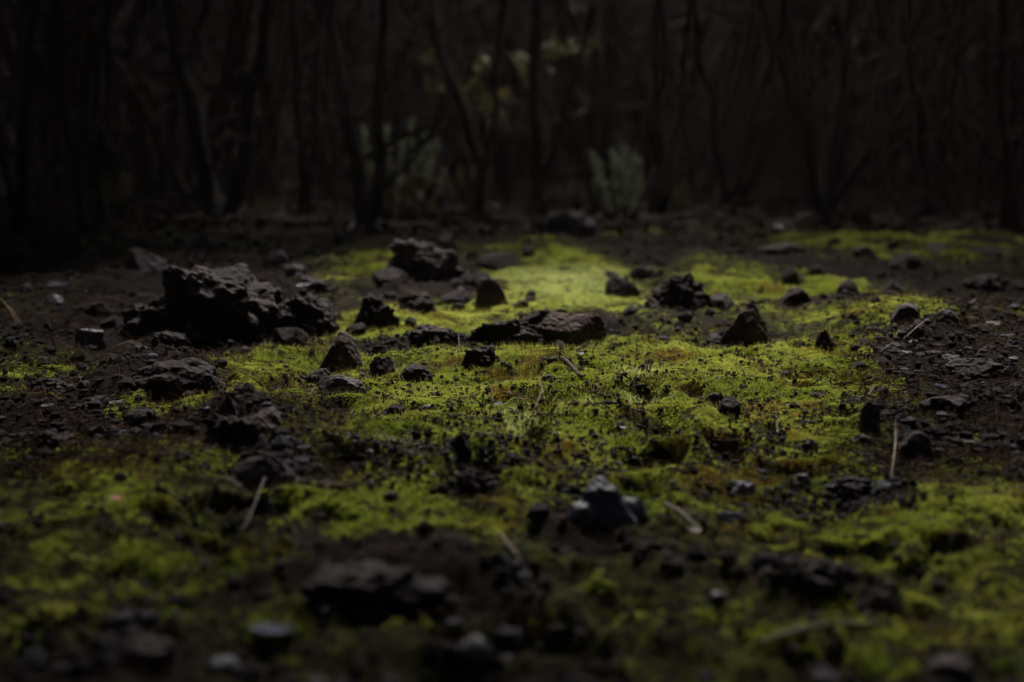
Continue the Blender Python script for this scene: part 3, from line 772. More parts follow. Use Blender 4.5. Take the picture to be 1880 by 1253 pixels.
twig([(918, 1000), (935, 1020), (955, 1040)], .0024, 'blurry mauve twig right of the black foreground hump', [.012, .012, .008], mat='pink_bark', forks=[(1, .01, -.004, .004, .5)])
twig([(1008, 668), (1035, 672), (1066, 696)], .0052, 'thick curved brown piece of stick lying across the moss', [.006, .008, .004], mat='bark_far', forks=[(0, -.016, .004, .004, .6), (2, .010, -.004, .002, .6)])
twig([(1222, 940), (1250, 962), (1290, 990)], .0026, 'pinkish bark covered twig right of the peaked blue grey rock', [.01, .014, .008], mat='pink_bark', forks=[(1, .02, .006, .0, .6)])
twig([(640, 432), (655, 425), (665, 418)], .016, 'pinkish broken stub of wood at the foot of the forked tree', [.02, .03, .04], mat='pink_bark', forks=[(1, .03, .0, .02, .5)])
twig([(1545, 742), (1590, 738), (1605, 728)], .0022, 'forked dry twig above the egg shaped stone', [.004, .008, .02], forks=[(1, -.004, .004, .03, .7), (0, .016, 0, .02, .6)])
twig([(1750, 345), (1790, 335), (1840, 332)], .012, 'thin pale grey branch lying at the back under the right trees', [.02, .06, .05], mat='pale_flake', forks=[(1, .06, .0, .03, .5)])
twig([(1390, 1190), (1500, 1170), (1640, 1160)], .003, 'long faint root like twig in the right foreground', [.008, .01, .008], forks=[(1, .03, .01, .004, .6)])

def flat_leaf(px, py, w, asp, rot, tiltx, tilty, mat, label, name='leaf', cat='leaf', curl=.25, group=None, lift=.006, ragged=.0):
    """A thin curled leaf or flake with thickness."""
    RSEED[0] += 1; rg = np.random.default_rng(RSEED[0])
    g = G(px, py); s = w / 2 * g.y / FPX
    nu, nv = 13, 7; V = []
    edge = 1 + ragged * rg.normal(size=(nu, 2))
    for layer in (0, 1):
        for i in range(nu):
            t = i / (nu - 1) * 2 - 1
            hw = asp * math.sqrt(max(1 - abs(t) ** 2.4, .015))
            for j in range(nv):
                v = j / (nv - 1) * 2 - 1
                y = v * hw * (edge[i, 0] if v < 0 else edge[i, 1])
                z = curl * (v * v * asp + .35 * t * t) + .03 * math.sin(5 * t + 3 * v)
                V.append((t * s, y * s, (z - .5 * curl * asp) * s - layer * max(.0005, s * .045)))
    F = []; n = nu * nv
    for i in range(nu - 1):
        for j in range(nv - 1):
            a = i * nv + j; F.append((a, a + nv, a + nv + 1, a + 1)); F.append((n + a, n + a + 1, n + a + nv + 1, n + a + nv))
    rim = [(i * nv) for i in range(nu)] + [((nu - 1) * nv + j) for j in range(1, nv)] + [i * nv + nv - 1 for i in range(nu - 2, -1, -1)] + [j for j in range(nv - 2, 0, -1)]
    for a, b in zip(rim, rim[1:] + rim[:1]): F.append((a, n + a, n + b, b))
    o = link(name, mesh_np(name, V, F, M[mat], None, True), loc=(g.x, g.y, g.z + lift + s * .25 * abs(math.sin(tiltx)) ))
    o.rotation_euler = (tiltx, tilty, rot); tag(o, label, cat, group)

flat_leaf(215, 928, 27, .42, .2, .35, .1, 'red_leaf', 'small fallen orange red leaf on the dim left foreground moss', lift=.012)
flat_leaf(1612, 838, 26, .35, .5, .3, .3, 'pink_bark', 'curled pinkish strip of bark left of the blurry round stone', 'bark_flake', 'bark flake', curl=.6, lift=.008)
flat_leaf(1276, 992, 26, .4, -.6, .3, .1, 'pink_bark', 'pale pinkish flake at the tip of the bark covered twig', 'bark_flake', 'bark flake', lift=.012)
FL = [
 (1592, 898, 40, 'blue_flake', 'left one of two bright bluish flakes lying side by side in the right foreground'),
 (1622, 900, 30, 'blue_flake', 'right one of two bright bluish flakes lying side by side in the right foreground'),
 (1524, 902, 20, 'blue_flake', 'small bluish flake left of the two bright flakes'),
 (1676, 634, 18, 'pale_flake', 'brightest little bluish white flake on the right bank scree'),
 (1730, 720, 40, 'blue_flake', 'large slate blue flake low on the right bank'),
 (1745, 694, 30, 'blue_flake', 'slate blue flake leaning above the large one on the right bank'),
 (1780, 690, 36, 'flake', 'dim slate flake right of the leaning flake on the right bank'),
 (1640, 642, 30, 'blue_flake', 'bluish flake left of the bright white flake'),
 (1848, 628, 28, 'blue_flake', 'pale slate flake near the right edge of the bank'),
 (1860, 665, 20, 'pale_flake', 'small whitish flake at the right edge of the bank'),
 (1815, 645, 26, 'blue_flake', 'thin slate flake in the middle of the right bank'),
 (1820, 600, 34, 'flake', 'dark slate flake high on the right bank'),
 (1745, 668, 34, 'flake', 'dim flake in the middle of the right bank scree'),
 (1660, 655, 28, 'flake', 'slate flake at the foot of the black cinder on the right bank'),
 (215, 747, 30, 'flake', 'dusty blue flake left of the slanting reddish needle'),
 (180, 740, 34, 'flake', 'dark blue flake beside the dusty blue flake on the left'),
 (90, 754, 30, 'flake', 'dim blue flake on the left bank soil'),
 (390, 828, 28, 'flake', 'dim flake lying under the long reddish needle'),
 (648, 767, 10, 'pale_flake', 'tiny bright blue chip left of the crossed pine needles'),
 (830, 776, 14, 'flake', 'small blue chip on the central moss right of the needles'),
 (1067, 673, 14, 'flake', 'small blue chip beside the thick curved stick'),
 (1144, 790, 15, 'pale_flake', 'tiny square bluish chip on moss above the dark hollow'),
 (915, 749, 18, 'flake', 'flat blue chip at the left of the central hollow'),
 (262, 640, 30, 'flake', 'dim flake at the foot of the left lava lump'),
 (560, 600, 34, 'flake', 'bluish flake resting on the rounded lava lump'),
 (655, 852, 12, 'pale_flake', 'whitish chip in the gravel band under the moss'),
 (1680, 858, 26, 'flake', 'slate flake under the blurry round dark stone'),
 (500, 1185, 90, 'blue_flake', 'long out of focus blue grey flake at the bottom left'),
 (310, 950, 16, 'pale_flake', 'tiny whitish chip on the left foreground moss'),
 (700, 935, 14, 'flake', 'dim blue chip in front of the gravel band'),
]
for i, (px, py, w, mt, lab) in enumerate(FL):
    flat_leaf(px, py, w, random.uniform(.3, .6), random.uniform(-.6, .6), random.uniform(.05, .5), random.uniform(-.25, .25), mt, lab, 'bark_flake', 'bark flake', curl=random.uniform(.05, .3), ragged=.10, lift=.10 if (px, py) == (560, 600) else .007)

# ------------------------------------------------------------------ light directions
SUN_EL = math.radians(60)
SUN_AZ = math.radians(8)         # clockwise from +Y (straight behind the wood)
SDIR = np.array([math.sin(SUN_AZ) * math.cos(SUN_EL), math.cos(SUN_AZ) * math.cos(SUN_EL), math.sin(SUN_EL)])

# openings cut in the unseen leaves to pool sunlight: ground centre and half size
SUN_GAPS = [(.38, 3.0, 1.25, .88), (.30, 4.7, .75, .75), (1.85, 6.75, .85, .6), (-.48, 7.9, .75, .7), (.70, 8.75, .6, .5)]
def in_sun_gap(P):
    t = P[:, 2] / SDIR[2]
    x = P[:, 0] - SDIR[0] * t; y = P[:, 1] - SDIR[1] * t
    g = np.full(len(P), 9.0)
    for cx, cy, a, b in SUN_GAPS: g = np.minimum(g, ((x - cx) / a) ** 2 + ((y - cy) / b) ** 2)
    return g < 1 + .5 * n2(x, y, .5, 2, 3.)

def leaf_quads(P, size, rg, flat=0.0):
    n = len(P); a = rg.normal(size=(n, 3)); a[:, 2] *= (1 - flat); a /= np.linalg.norm(a, axis=1)[:, None]
    b = rg.normal(size=(n, 3)); b[:, 2] *= (1 - flat); b -= (a * b).sum(1)[:, None] * a; b /= np.linalg.norm(b, axis=1)[:, None]
    s = size * rg.uniform(.6, 1.3, n)
    a *= s[:, None]; b *= (s * .55)[:, None]
    V = np.stack([P - a, P - b * .9, P + a, P + b], 1).reshape(-1, 3)
    return V, np.arange(len(V)).reshape(-1, 4)

# ------------------------------------------------------------------ trees
def px_line(pts, depth, dy=0.0):
    rj = np.random.default_rng(int(abs(pts[0][0]) * 7 + abs(pts[-1][0])))
    fine = [pts[0]]
    for p, q in zip(pts, pts[1:]):
        fine.append(((p[0] + q[0]) / 2 + rj.normal(0, 5), (p[1] + q[1]) / 2)); fine.append(q)
    pts = fine
    return [at_depth(px, py, depth + dy * i) for i, (px, py) in enumerate(pts)]

def crown_mesh(center, rad, n, seed, size=.10):
    rg = np.random.default_rng(seed)
    cl = rg.normal(size=(34, 3)) * np.array([.55, .55, .33]); 
    k = rg.integers(0, len(cl), n)
    P = (cl[k] + rg.normal(size=(n, 3)) * .17) * rad + np.array(center)
    P = P[P[:, 2] > 2.4]
    P = P[~in_sun_gap(P)]  # crown leaves that would shade the sunlit pools left out
    V, F = leaf_quads(P, size, rg)
    return mesh_np('crown', V, F, M['canopy'])

def stem_up(path, n, seed, step=.7):
    """Carry a stem on upward out of the picture."""
    rg = np.random.default_rng(seed); path = [np.array(p) for p in path]
    d = path[-1] - path[-2]; d /= np.linalg.norm(d)
    for _ in range(n):
        d = d + np.array([rg.normal(0, .10), rg.normal(0, .10), .10]); d /= np.linalg.norm(d)
        path.append(path[-1] + d * step)
    return path

def tree(base, depth, stems, label, group=None, mat='bark', seed=0, twigs=16, crown_r=1.7):
    b = G(*base); b = Vector((at_depth(base[0], base[1], depth)[0], depth, 0)); b.z = HZ(b.x, b.y) - .04
    root = link('tree', None, loc=b); rg = np.random.default_rng(seed)
    parts = []; tops = []
    for si, (pts, w0, w1) in enumerate(stems):
        k = depth / FPX
        path = px_line(pts, depth, rg.uniform(-.03, .06))
        if si == 0: path[0] = np.array([b.x, b.y, b.z])
        path = stem_up(path, 5, seed + si)
        m = len(path); np_ = 2 * len(pts) - 1
        r = [.66 * k * (w0 + (w1 - w0) * min(i / (np_ - 1), 1) ** .6) / 2 * (1 if i < np_ else .8 ** (i - np_ + 1)) for i in range(m)]
        if si == 0: r[0] *= 1.7
        rel = [np.array(p) - np.array(b) for p in path]
        parts.append(tube('trunk', rel, r, mat, sides=14, sub=9, wob=.22, seed=seed * 3.1 + si)); tops.append((rel, r))
    tube_obj('trunk', parts, M[mat], root)
    for q in range(twigs):
        rel, r = tops[q % len(tops)]
        i = rg.integers(1, len(rel) - 1); f = rg.random(); p0 = rel[i] * (1 - f) + rel[i + 1 if i + 1 < len(rel) else i] * f
        sx = rg.choice([-1, 1]); L = rg.uniform(.3, 1.1)
        d = np.array([sx * rg.uniform(.5, 1), rg.uniform(-.5, .5), rg.uniform(.25, 1.1)]); d /= np.linalg.norm(d)
        p1 = p0 + d * L * .5 + rg.normal(0, .04, 3); p2 = p0 + d * L + np.array([0, 0, .12 * L]) + rg.normal(0, .06, 3)
        rr = max(r[i] * rg.uniform(.14, .34), .005)
        parts2 = [tube('branch', [p0, p1, p2], [rr, rr * .7, rr * .3], mat, sides=7, sub=6, wob=.2, seed=q)]
        for _ in range(2):
            e = p1 + (p2 - p1) * rg.random(); d2 = d + rg.normal(0, .6, 3); d2 /= np.linalg.norm(d2)
            parts2.append(tube('branch', [e, e + d2 * .15 * L, e + d2 * .36 * L + np.array([0, 0, .05])], [rr * .45, rr * .35, rr * .15], mat, sides=5, sub=4))
        tube_obj('branch', parts2, M[mat], root)
    top = np.mean([t[0][-1] for t in tops], axis=0) + np.array(b)
    c = crown_mesh(top + np.array([0, 0, .2]), crown_r, 2600, seed + 77, .13)
    co = link('crown', c, root); co.matrix_parent_inverse = Matrix.Translation(-b)
    tag(root, label, 'tree', group)
    return root

NEAR = [
 ((400, 410), 7.6, [([(405, 412), (385, 360), (362, 240), (330, 120), (300, -20)], 70, 34), ([(410, 412), (432, 370), (452, 240), (478, 110), (500, -20)], 60, 32)], 'black tree forked low into a wide V at the left back'),
 ((680, 440), 6.9, [([(680, 442), (665, 360), (635, 220), (618, 100), (612, -20)], 56, 30), ([(684, 442), (690, 360), (692, 220), (700, 100), (706, -20)], 46, 26)], 'black forked tree in front of the pale shrub, with two close stems'),
 ((1215, 385), 8.2, [([(1215, 388), (1213, 300), (1212, 150), (1208, -20)], 46, 34), ([(1222, 380), (1235, 280), (1252, 130), (1268, -20)], 26, 18)], 'black straight tree right of the blue green shrub'),
 ((1515, 400), 7.7, [([(1515, 402), (1530, 320), (1553, 180), (1566, -20)], 52, 26), ([(1512, 392), (1490, 320), (1462, 200), (1410, 60), (1395, -20)], 34, 18), ([(1522, 390), (1580, 300), (1640, 230), (1700, 160), (1790, 60)], 20, 10)], 'black tree with three spreading stems at the right back'),
 ((1855, 410), 7.4, [([(1855, 412), (1850, 300), (1838, 150), (1846, -20)], 46, 32), ([(1860, 400), (1885, 260), (1900, -20)], 30, 24)], 'black tree cut by the right picture edge'),
 ((170, 440), 6.9, [([(172, 442), (180, 340), (196, 180), (200, -20)], 30, 24), ([(168, 430), (140, 330), (112, 200), (104, -20)], 36, 26)], 'dark thin tree with two leaning stems at the left'),
 ((30, 430), 7.1, [([(28, 432), (40, 300), (48, 150), (70, -20)], 34, 26), ([(26, 420), (5, 300), (-12, 120), (-20, -20)], 28, 22)], 'dark tree at the far left picture edge'),
 ((868, 385), 8.4, [([(872, 388), (885, 310), (855, 220), (812, 110), (790, -20)], 34, 20), ([(884, 330), (910, 200), (915, 80), (925, -20)], 20, 14)], 'dark crooked tree leaning left behind the purple boulder'),
 ((985, 370), 8.9, [([(985, 374), (984, 260), (978, 120), (980, -20)], 34, 28), ([(990, 330), (1030, 230), (1065, 110), (1090, -20)], 20, 14)], 'dark straight tree behind the pale moss patch'),
 ((1335, 375), 9.0, [([(1335, 378), (1310, 260), (1285, 120), (1270, -20)], 26, 18), ([(1338, 370), (1372, 260), (1410, 130), (1440, -20)], 24, 16)], 'dark twin stemmed tree behind the large cindery boulder'),
 ((560, 395), 8.8, [([(560, 398), (556, 280), (545, 120), (540, -20)], 30, 22), ([(562, 385), (580, 250), (590, 100), (600, -20)], 20, 14)], 'dark slim tree between the wide V tree and the pale shrub'),
 ((1700, 390), 8.3, [([(1700, 392), (1690, 280), (1672, 140), (1668, -20)], 28, 20), ([(1704, 380), (1735, 240), (1760, 100), (1776, -20)], 22, 14)], 'dark slim tree under the reddish stem at the right'),
]
for i, (b, d, st, lab) in enumerate(NEAR):
    tree(b, d, st, lab, seed=40 + i)

# the thin bare reddish stems among the right trees
def red_stem(pts, depth, w, label, seed):
    path = px_line(pts, depth, .02); b = Vector(path[0]); 
    path[0] = np.array([b.x, b.y, HZ(b.x, b.y) - .03]); b = Vector(path[0])
    root = link('tree', None, loc=b); path = stem_up(path, 4, seed)
    rel = [np.array(p) - np.array(b) for p in path]; k = depth / FPX * w / 2
    tube_obj('trunk', [tube('trunk', rel, [k * (1.2 - .6 * i / len(rel)) for i in range(len(rel))], 'bark_red', sides=10, sub=8, wob=.25, seed=seed)], M['bark_red'], root)
    c = crown_mesh(np.array(path[-1]), 1.0, 900, seed + 5, .12); co = link('crown', c, root); co.matrix_parent_inverse = Matrix.Translation(-b)
    tag(root, label, 'tree')
red_stem([(1765, 380), (1758, 260), (1753, 140), (1747, 20), (1744, -30)], 9.4, 9, 'slender pinkish bare stem at the upper right', 5)
red_stem([(1745, 370), (1700, 185), (1668, 140), (1626, 98), (1560, 20)], 9.8, 10, 'slanting reddish bare stem beside the slender pinkish one', 6)
red_stem([(1640, 365), (1600, 200), (1576, 140), (1555, 60), (1540, -30)], 9.6, 10, 'curved reddish bare stem behind the three stemmed tree', 7)

# trees of the wood behind: five of a kind, then copies
def far_proto(seed):
    rg = np.random.default_rng(seed)
    root = link('tree', None); parts = []; tops = []
    for s in range(rg.integers(2, 5)):
        p = [np.array([0, 0, -.1])]; d = np.array([rg.normal(0, .30), rg.normal(0, .30), 1.0])
        for _ in range(7):
            d = d + np.array([rg.normal(0, .15), rg.normal(0, .15), .25]); d /= np.linalg.norm(d); p.append(p[-1] + d * .72)
        r0 = rg.uniform(.024, .05)
        parts.append(tube('trunk', p, [r0 * (1.15 - .11 * i) for i in range(8)], 'bark_far', sides=9, sub=4, wob=.2, seed=seed)); tops.append((p, r0))
    tube_obj('trunk', parts, M['bark_far'], root)
    bp = []
    for q in range(16):
        p, r0 = tops[q % len(tops)]; i = rg.integers(1, 4); d = np.array([rg.normal(), rg.normal(), rg.uniform(.1, 1)]); d /= np.linalg.norm(d); L = rg.uniform(.5, 1.3)
        bp.append(tube('branch', [p[i], p[i] + d * L * .5, p[i] + d * L + np.array([0, 0, .15])], [r0 * .35, r0 * .25, r0 * .1], 'bark_far', sides=6, sub=4))
    for e in bp: tube_obj('branch', [e], M['bark_far'], root)
    n = 110; cl = rg.normal(size=(26, 3)) * np.array([.7, .7, .5]); k = rg.integers(0, 26, n)
    P = cl[k] + rg.normal(size=(n, 3)) * .28 + np.mean([t[0][-1] for t in tops], axis=0)
    V, F = leaf_quads(P[P[:, 2] > 2.3], .14, rg)
    link('crown', mesh_np('crown', V, F, M['canopy']), root)
    return root
def copy_tree(o):
    c = o.copy(); COL.objects.link(c)
    for ch in list(o.children):
        k = ch.copy(); COL.objects.link(k); k.parent = c
    return c
random.seed(5)
protos = [far_proto(500 + k) for k in range(6)]
FAR = []
for k in range(90):
    y = 10.2 + 9 * (k / 90.) ** 1.1 + random.uniform(-.3, .3)
    x = random.uniform(-.44, .44) * y
    FAR.append((x, y))
for k, (x, y) in enumerate(FAR):
    o = protos[k] if k < len(protos) else copy_tree(protos[k % len(protos)])
    o.location = (x, y, HZ(x, y)); o.rotation_euler.z = random.uniform(0, 6.28); s = random.uniform(.85, 1.25); o.scale = (s, s, s)
    row = 'first ranks' if y < 13 else 'middle' if y < 16.5 else 'depth'
    tag(o, 'slim dim trunk standing in the %s of the wood behind the clearing' % row, 'tree', 'slim trunks in the %s of the wood' % row)

# ------------------------------------------------------------------ shrubs
def shrub(px, pyb, wpx, hpx, depth, mats, label, seed, nst=26, leaf=.035, group=None):
    g = Vector((at_depth(px, pyb, depth)[0], depth, 0)); g.z = HZ(g.x, g.y)
    k = depth / FPX; W = wpx * k / 2; H = hpx * k; rg = np.random.default_rng(seed)
    root = link('shrub', None, loc=g); sp = []; LP, LD = {m: [] for m, _ in mats}, {m: [] for m, _ in mats}
    for s in range(max(nst // 2, 5)):
        a = rg.uniform(0, 6.28); rr = rg.random() ** .5; e = np.array([math.cos(a) * W * rr, math.sin(a) * W * rr, H * rg.uniform(.55, 1.05) * (1 - .2 * rr)])
        b0 = e * np.array([.45, .45, 0]); mid = e * np.array([.85, .85, .5]) + rg.normal(0, .015, 3)
        sp.append(tube('stem', [b0, mid, e], [.006, .004, .002], 'twig', sides=5, sub=4))
        for q in range(64):
            f = rg.uniform(.12, 1.0); p = (1 - f) ** 2 * b0 + 2 * f * (1 - f) * mid + f * f * e
            pick = mats[-1][0]
            for m, lim in mats:
                if f + rg.normal(0, .08) < lim: pick = m; break
            d = np.array([rg.normal(0, .33), rg.normal(0, .33), rg.uniform(.5, 1.2)]); d /= np.linalg.norm(d)
            LP[pick].append(p); LD[pick].append(d * leaf * rg.uniform(.6, 1.3))
    tube_obj('stems', sp, M['twig'], root)
    for m in LP:
        if not LP[m]: continue
        P = np.array(LP[m]); D = np.array(LD[m]); S = np.cross(D, rg.normal(size=D.shape)); S = S / (np.linalg.norm(S, axis=1)[:, None] + 1e-9) * np.linalg.norm(D, axis=1)[:, None] * .20
        V = np.stack([P, P + D * .5 + S, P + D, P + D * .5 - S], 1).reshape(-1, 3)
        link('foliage', mesh_np('foliage', V, np.arange(len(V)).reshape(-1, 4), M[m]), root)
    tag(root, label, 'shrub', group)
shrub(735, 425, 175, 205, 7.9, [('rust', .42), ('olive', .66), ('sage', 9)], 'pale green shrub with rusty lower leaves behind the forked tree', 1, 42, .045)
shrub(1140, 398, 120, 135, 8.7, [('sage', 9)], 'blue green upright shrub left of the straight black tree', 2, 30, .045)
shrub(60, 345, 110, 75, 10.5, [('dull', 9)], 'dim grey green shrub at the far left among the trunks', 3, 18, .05)
shrub(345, 345, 40, 60, 9.6, [('dull', 9)], 'small greyish shrub beside the left limb of the wide V tree', 4, 10, .04)
shrub(215, 360, 80, 60, 9.2, [('olive', 9)], 'low olive shrub between the thin left tree and the wide V tree', 5, 16, .04)
shrub(1516, 290, 24, 34, 8.6, [('olive', 9)], 'tiny bright green tuft in front of the three stemmed tree', 6, 6, .04)
shrub(490, 360, 46, 26, 8.8, [('yellow', 9)], 'low yellowish tuft right of the wide V tree', 7, 8, .035)
shrub(620, 372, 60, 24, 8.6, [('rust', 9)], 'low rusty tuft left of the forked tree', 8, 8, .035)
shrub(880, 380, 120, 90, 9.3, [('rust', .6), ('olive', 9)], 'low rusty shrub at the foot of the crooked tree', 9, 16, .035)
shrub(1045, 350, 60, 50, 9.6, [('rust', 9)], 'reddish low shrub left of the blue green shrub', 10, 10, .035)
shrub(1245, 360, 50, 80, 9.4, [('olive', 9)], 'thin olive shrub right of the straight black tree', 11, 10, .04)
shrub(1290, 402, 130, 36, 8.2, [('dull', 9)], 'low spreading grey green plant at the foot of the right trees', 12, 16, .03)
shrub(1680, 335, 80, 100, 9.7, [('dull', 9)], 'straggly grey shrub below the slanting reddish stem', 13, 12, .035)

# sapling with yellowing leaves hanging in the middle
def sapling():
    d = 9.2; b = Vector(at_depth(930, 375, d)); b.z = HZ(b.x, b.y); root = link('sapling', None, loc=b)
    ends = [(845, 170), (870, 150), (895, 190), (915, 210), (955, 100), (962, 125), (1050, 75), (890, 105), (1085, 70), (790, 150), (780, 95), (1020, 80), (930, 170), (860, 165), (958, 118)]
    rg = np.random.default_rng(9); sp, P = [], []
    for ex, ey in ends:
        e = at_depth(ex, ey, d + rg.uniform(-.15, .3)) - np.array(b); m = np.array([e[0] * .35, e[1] * .5, e[2] * .62])
        sp.append(tube('stem', [np.zeros(3), m, e], [.011, .006, .002], 'bark', sides=6, sub=5))
        for _ in range(26):
            f = rg.uniform(.86, 1.02); P.append(m + (e - m) * f + rg.normal(0, .030, 3) + np.array([0, 0, -.03 * rg.random()]))
    tube_obj('stems', sp, M['bark'], root)
    V, F = leaf_quads(np.array(P), .026, rg); link('foliage', mesh_np('foliage', V, F, M['yellow']), root)
    tag(root, 'thin sapling with yellowing leaf sprays hanging in the dark wood', 'sapling')
sapling()

# ------------------------------------------------------------------ wood mass and canopy (one mass each)
def build_woods():
    rg = np.random.default_rng(77); n = 210000
    a = rg.uniform(0, 2 * np.pi, n); r = rg.uniform(17.5, 29, n)
    P = np.stack([np.sin(a) * r, 3 + np.cos(a) * r, rg.random(n) * 8 - .2], 1)
    keep = np.ones(n, bool)
    for px, py, rr in ((52, 50, .07), (8, 44, .10), (290, 66, .07), (500, 34, .10), (660, 110, .05)):
        q = ray(px, py); q /= np.linalg.norm(q); D = P - np.array([0, 0, CAM_H]); t = D @ q
        keep &= ~((np.linalg.norm(D - t[:, None] * q, axis=1) < rr + .16) & (t > 0) & (rg.random(n) < .66))
    P = P[keep]
    V, F = leaf_quads(P, .36, rg)
    # upright stems inside the mass
    m = 420; a = rg.uniform(-.75, .75, m); r = rg.uniform(16.8, 19, m); k = 6
    base = np.stack([np.sin(a) * r, 3 + np.cos(a) * r, np.full(m, -.2)], 1)
    lean = np.stack([rg.normal(0, .5, m), rg.normal(0, .4, m), np.full(m, 6.0)], 1)
    u = np.linspace(0, 1, k)
    path = base[:, None] + lean[:, None] * u[None, :, None] + rg.normal(0, .06, (m, k, 3))
    V2, F2 = strip_arrays(path, np.repeat(rg.uniform(.02, .06, m)[:, None], k, 1))
    o = link('far_woods', mesh_np('far_woods', np.concatenate([V, V2]), np.concatenate([F, F2 + len(V)]), M['thicket']))
    tag(o, 'dark dense thicket closing the wood behind the trunks', 'woods', kind='stuff')
build_woods()

def build_undergrowth():
    rg = np.random.default_rng(79)
    def stems(n, y0, y1, h0, h1, w0, w1, k=6, bend=.16):
        y = rg.uniform(y0, y1, n); x = rg.uniform(-.46, .46, n) * y; z = hf(x, y)
        h = rg.uniform(h0, h1, n); u = np.linspace(0, 1, k)
        lean = np.stack([rg.normal(0, .35, n) * h, rg.normal(0, .3, n) * h, h], 1)
        path = np.stack([x, y, z - .02], 1)[:, None] + lean[:, None] * u[None, :, None] + rg.normal(0, 1, (n, k, 3)) * (h * bend / k)[:, None, None] * u[None, :, None] ** .5 * 2
        w = rg.uniform(w0, w1, n)[:, None] * (1 - .7 * u[None])
        return strip_arrays(path, w)
    parts = [stems(2600, 8.3, 16.5, .05, .40, .002, .006), stems(420, 8.8, 16, .6, 2.4, .004, .014, 8, .3), stems(700, 7.4, 12, .03, .16, .002, .005)]
    # fallen twigs and leaf litter lying under the trees
    n = 2200; y = rg.uniform(7.2, 16.5, n); x = rg.uniform(-.46, .46, n) * y; a = rg.uniform(0, 6.28, n); L = rg.uniform(.08, .5, n); u = np.linspace(-.5, .5, 5)
    px = x[:, None] + np.cos(a)[:, None] * L[:, None] * u; py = y[:, None] + np.sin(a)[:, None] * L[:, None] * u
    pz = hf(px.ravel(), py.ravel()).reshape(n, 5) + rg.uniform(.005, .05, n)[:, None] + rg.normal(0, .012, (n, 5))
    parts.append(strip_arrays(np.stack([px, py, pz], 2), np.repeat(rg.uniform(.003, .010, n)[:, None], 5, 1)))
    V = np.concatenate([p[0] for p in parts]); off = np.cumsum([0] + [len(p[0]) for p in parts[:-1]])
    F = np.concatenate([p[1] + o for p, o in zip(parts, off)])
    o = link('undergrowth', mesh_np('undergrowth', V, F, M['bark_far']))
    tag(o, 'tangle of dead twigs and thin stems on the floor of the dark wood', 'undergrowth', kind='stuff')
    m = 9000; y = rg.uniform(7.0, 17, m); x = rg.uniform(-.48, .48, m) * y
    P = np.stack([x, y, hf(x, y) + rg.uniform(.004, .03, m)], 1); V, F = leaf_quads(P, .035, rg)
    o = link('leaf_litter', mesh_np('leaf_litter', V, F, M['litter'])); tag(o, 'dark fallen leaves covering the floor under the trees', 'litter', kind='stuff')
build_undergrowth()

def build_shade_canopy():
    rg = np.random.default_rng(78); n = 68000  # unseen leaf layer added to shade the ground outside the sunlit pools
    P = np.stack([rg.uniform(-12, 12, n), rg.uniform(-9, 11.2, n), rg.uniform(3.6, 6.6, n)], 1)
    Q = np.stack([rg.uniform(-14, 14, 17000), rg.uniform(11.2, 21, 17000), rg.uniform(3.8, 6.8, 17000)], 1); P = np.concatenate([P, Q])
    keep = (n2(P[:, 0], P[:, 1], 1.6, 2, 8.) > -.75) | (P[:, 1] > 5.5)
    # leaves over the pools of sunlight are left out
    P = P[keep]; P = P[~in_sun_gap(P) | (rg.random(len(P)) < .04)]
    V, F = leaf_quads(P, .20, rg, .35)
    o = link('canopy', mesh_np('canopy', V, F, M['canopy']))
    tag(o, 'unseen roof of dark leaves above the clearing, shaped to cast its shade', 'canopy', kind='stuff')
build_shade_canopy()

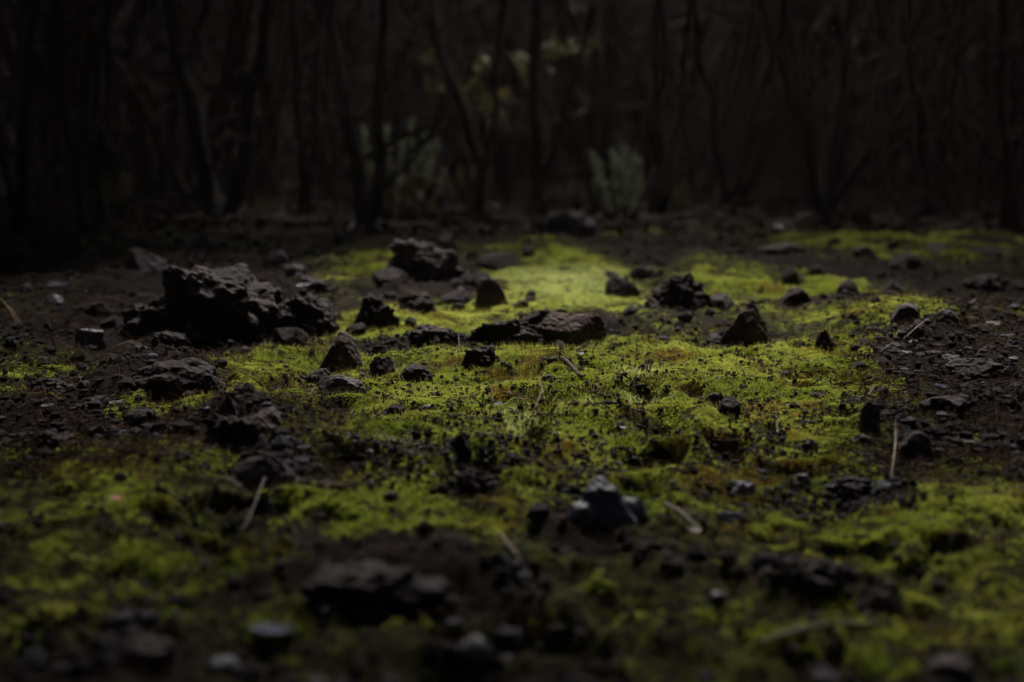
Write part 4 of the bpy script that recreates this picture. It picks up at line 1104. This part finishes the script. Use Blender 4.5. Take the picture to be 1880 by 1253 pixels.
def build_haze():  # added volume that lifts and tints the dark tones at the back
    import bmesh
    bm = bmesh.new(); bmesh.ops.create_cube(bm, size=1); me = bpy.data.meshes.new('haze'); bm.to_mesh(me); bm.free()
    m = bpy.data.materials.new('added_haze'); m.use_nodes = True; t = m.node_tree; t.nodes.remove(t.nodes['Principled BSDF'])
    v = t.nodes.new('ShaderNodeVolumePrincipled'); v.inputs['Color'].default_value = (.92, .73, .74, 1); v.inputs['Density'].default_value = HAZE; v.inputs['Anisotropy'].default_value = .2
    t.links.new(v.outputs[0], t.nodes['Material Output'].inputs['Volume']); me.materials.append(m)
    o = link('haze', me, loc=(0, 4, 4.2)); o.scale = (64, 64, 11.0); tag(o, 'thin added haze that lifts the dark tones of the wood', 'haze', kind='stuff')
HAZE = .0009
build_haze()

# ------------------------------------------------------------------ light, sky, camera
w = bpy.data.worlds.new('World'); scene.world = w; w.use_nodes = True
bg = w.node_tree.nodes['Background']
sky = w.node_tree.nodes.new('ShaderNodeTexSky'); sky.sky_type = 'NISHITA'; sky.sun_disc = False
sky.dust_density = 1.3; sky.air_density = 1.5; sky.sun_elevation = SUN_EL; sky.sun_rotation = SUN_AZ
w.node_tree.links.new(sky.outputs[0], bg.inputs['Color']); bg.inputs['Strength'].default_value = .072

sun = bpy.data.lights.new('sun', 'SUN'); sun.energy = 5.0; sun.angle = math.radians(31); sun.color = (1, .94, .82)
so = bpy.data.objects.new('sun', sun); COL.objects.link(so)
so.rotation_euler = Vector(SDIR).to_track_quat('Z', 'Y').to_euler(); so.location = (0, 4, 12)

cd = bpy.data.cameras.new('camera'); cam = bpy.data.objects.new('camera', cd); COL.objects.link(cam)
cd.lens = 50; cd.sensor_width = 36; cd.clip_start = .02; cd.clip_end = 500
cam.location = (0, 0, CAM_H); cam.rotation_euler = (math.radians(90) - PITCH, 0, 0)
cd.dof.use_dof = True; cd.dof.focus_distance = FOCUS; cd.dof.aperture_fstop = 2.4; cd.dof.aperture_blades = 0
scene.camera = cam

scene.render.engine = 'CYCLES'
scene.cycles.use_denoising = True
scene.cycles.max_bounces = 6
scene.view_settings.view_transform = 'Standard'; scene.view_settings.look = 'None'
scene.view_settings.gamma = 1; scene.view_settings.exposure = 2.78
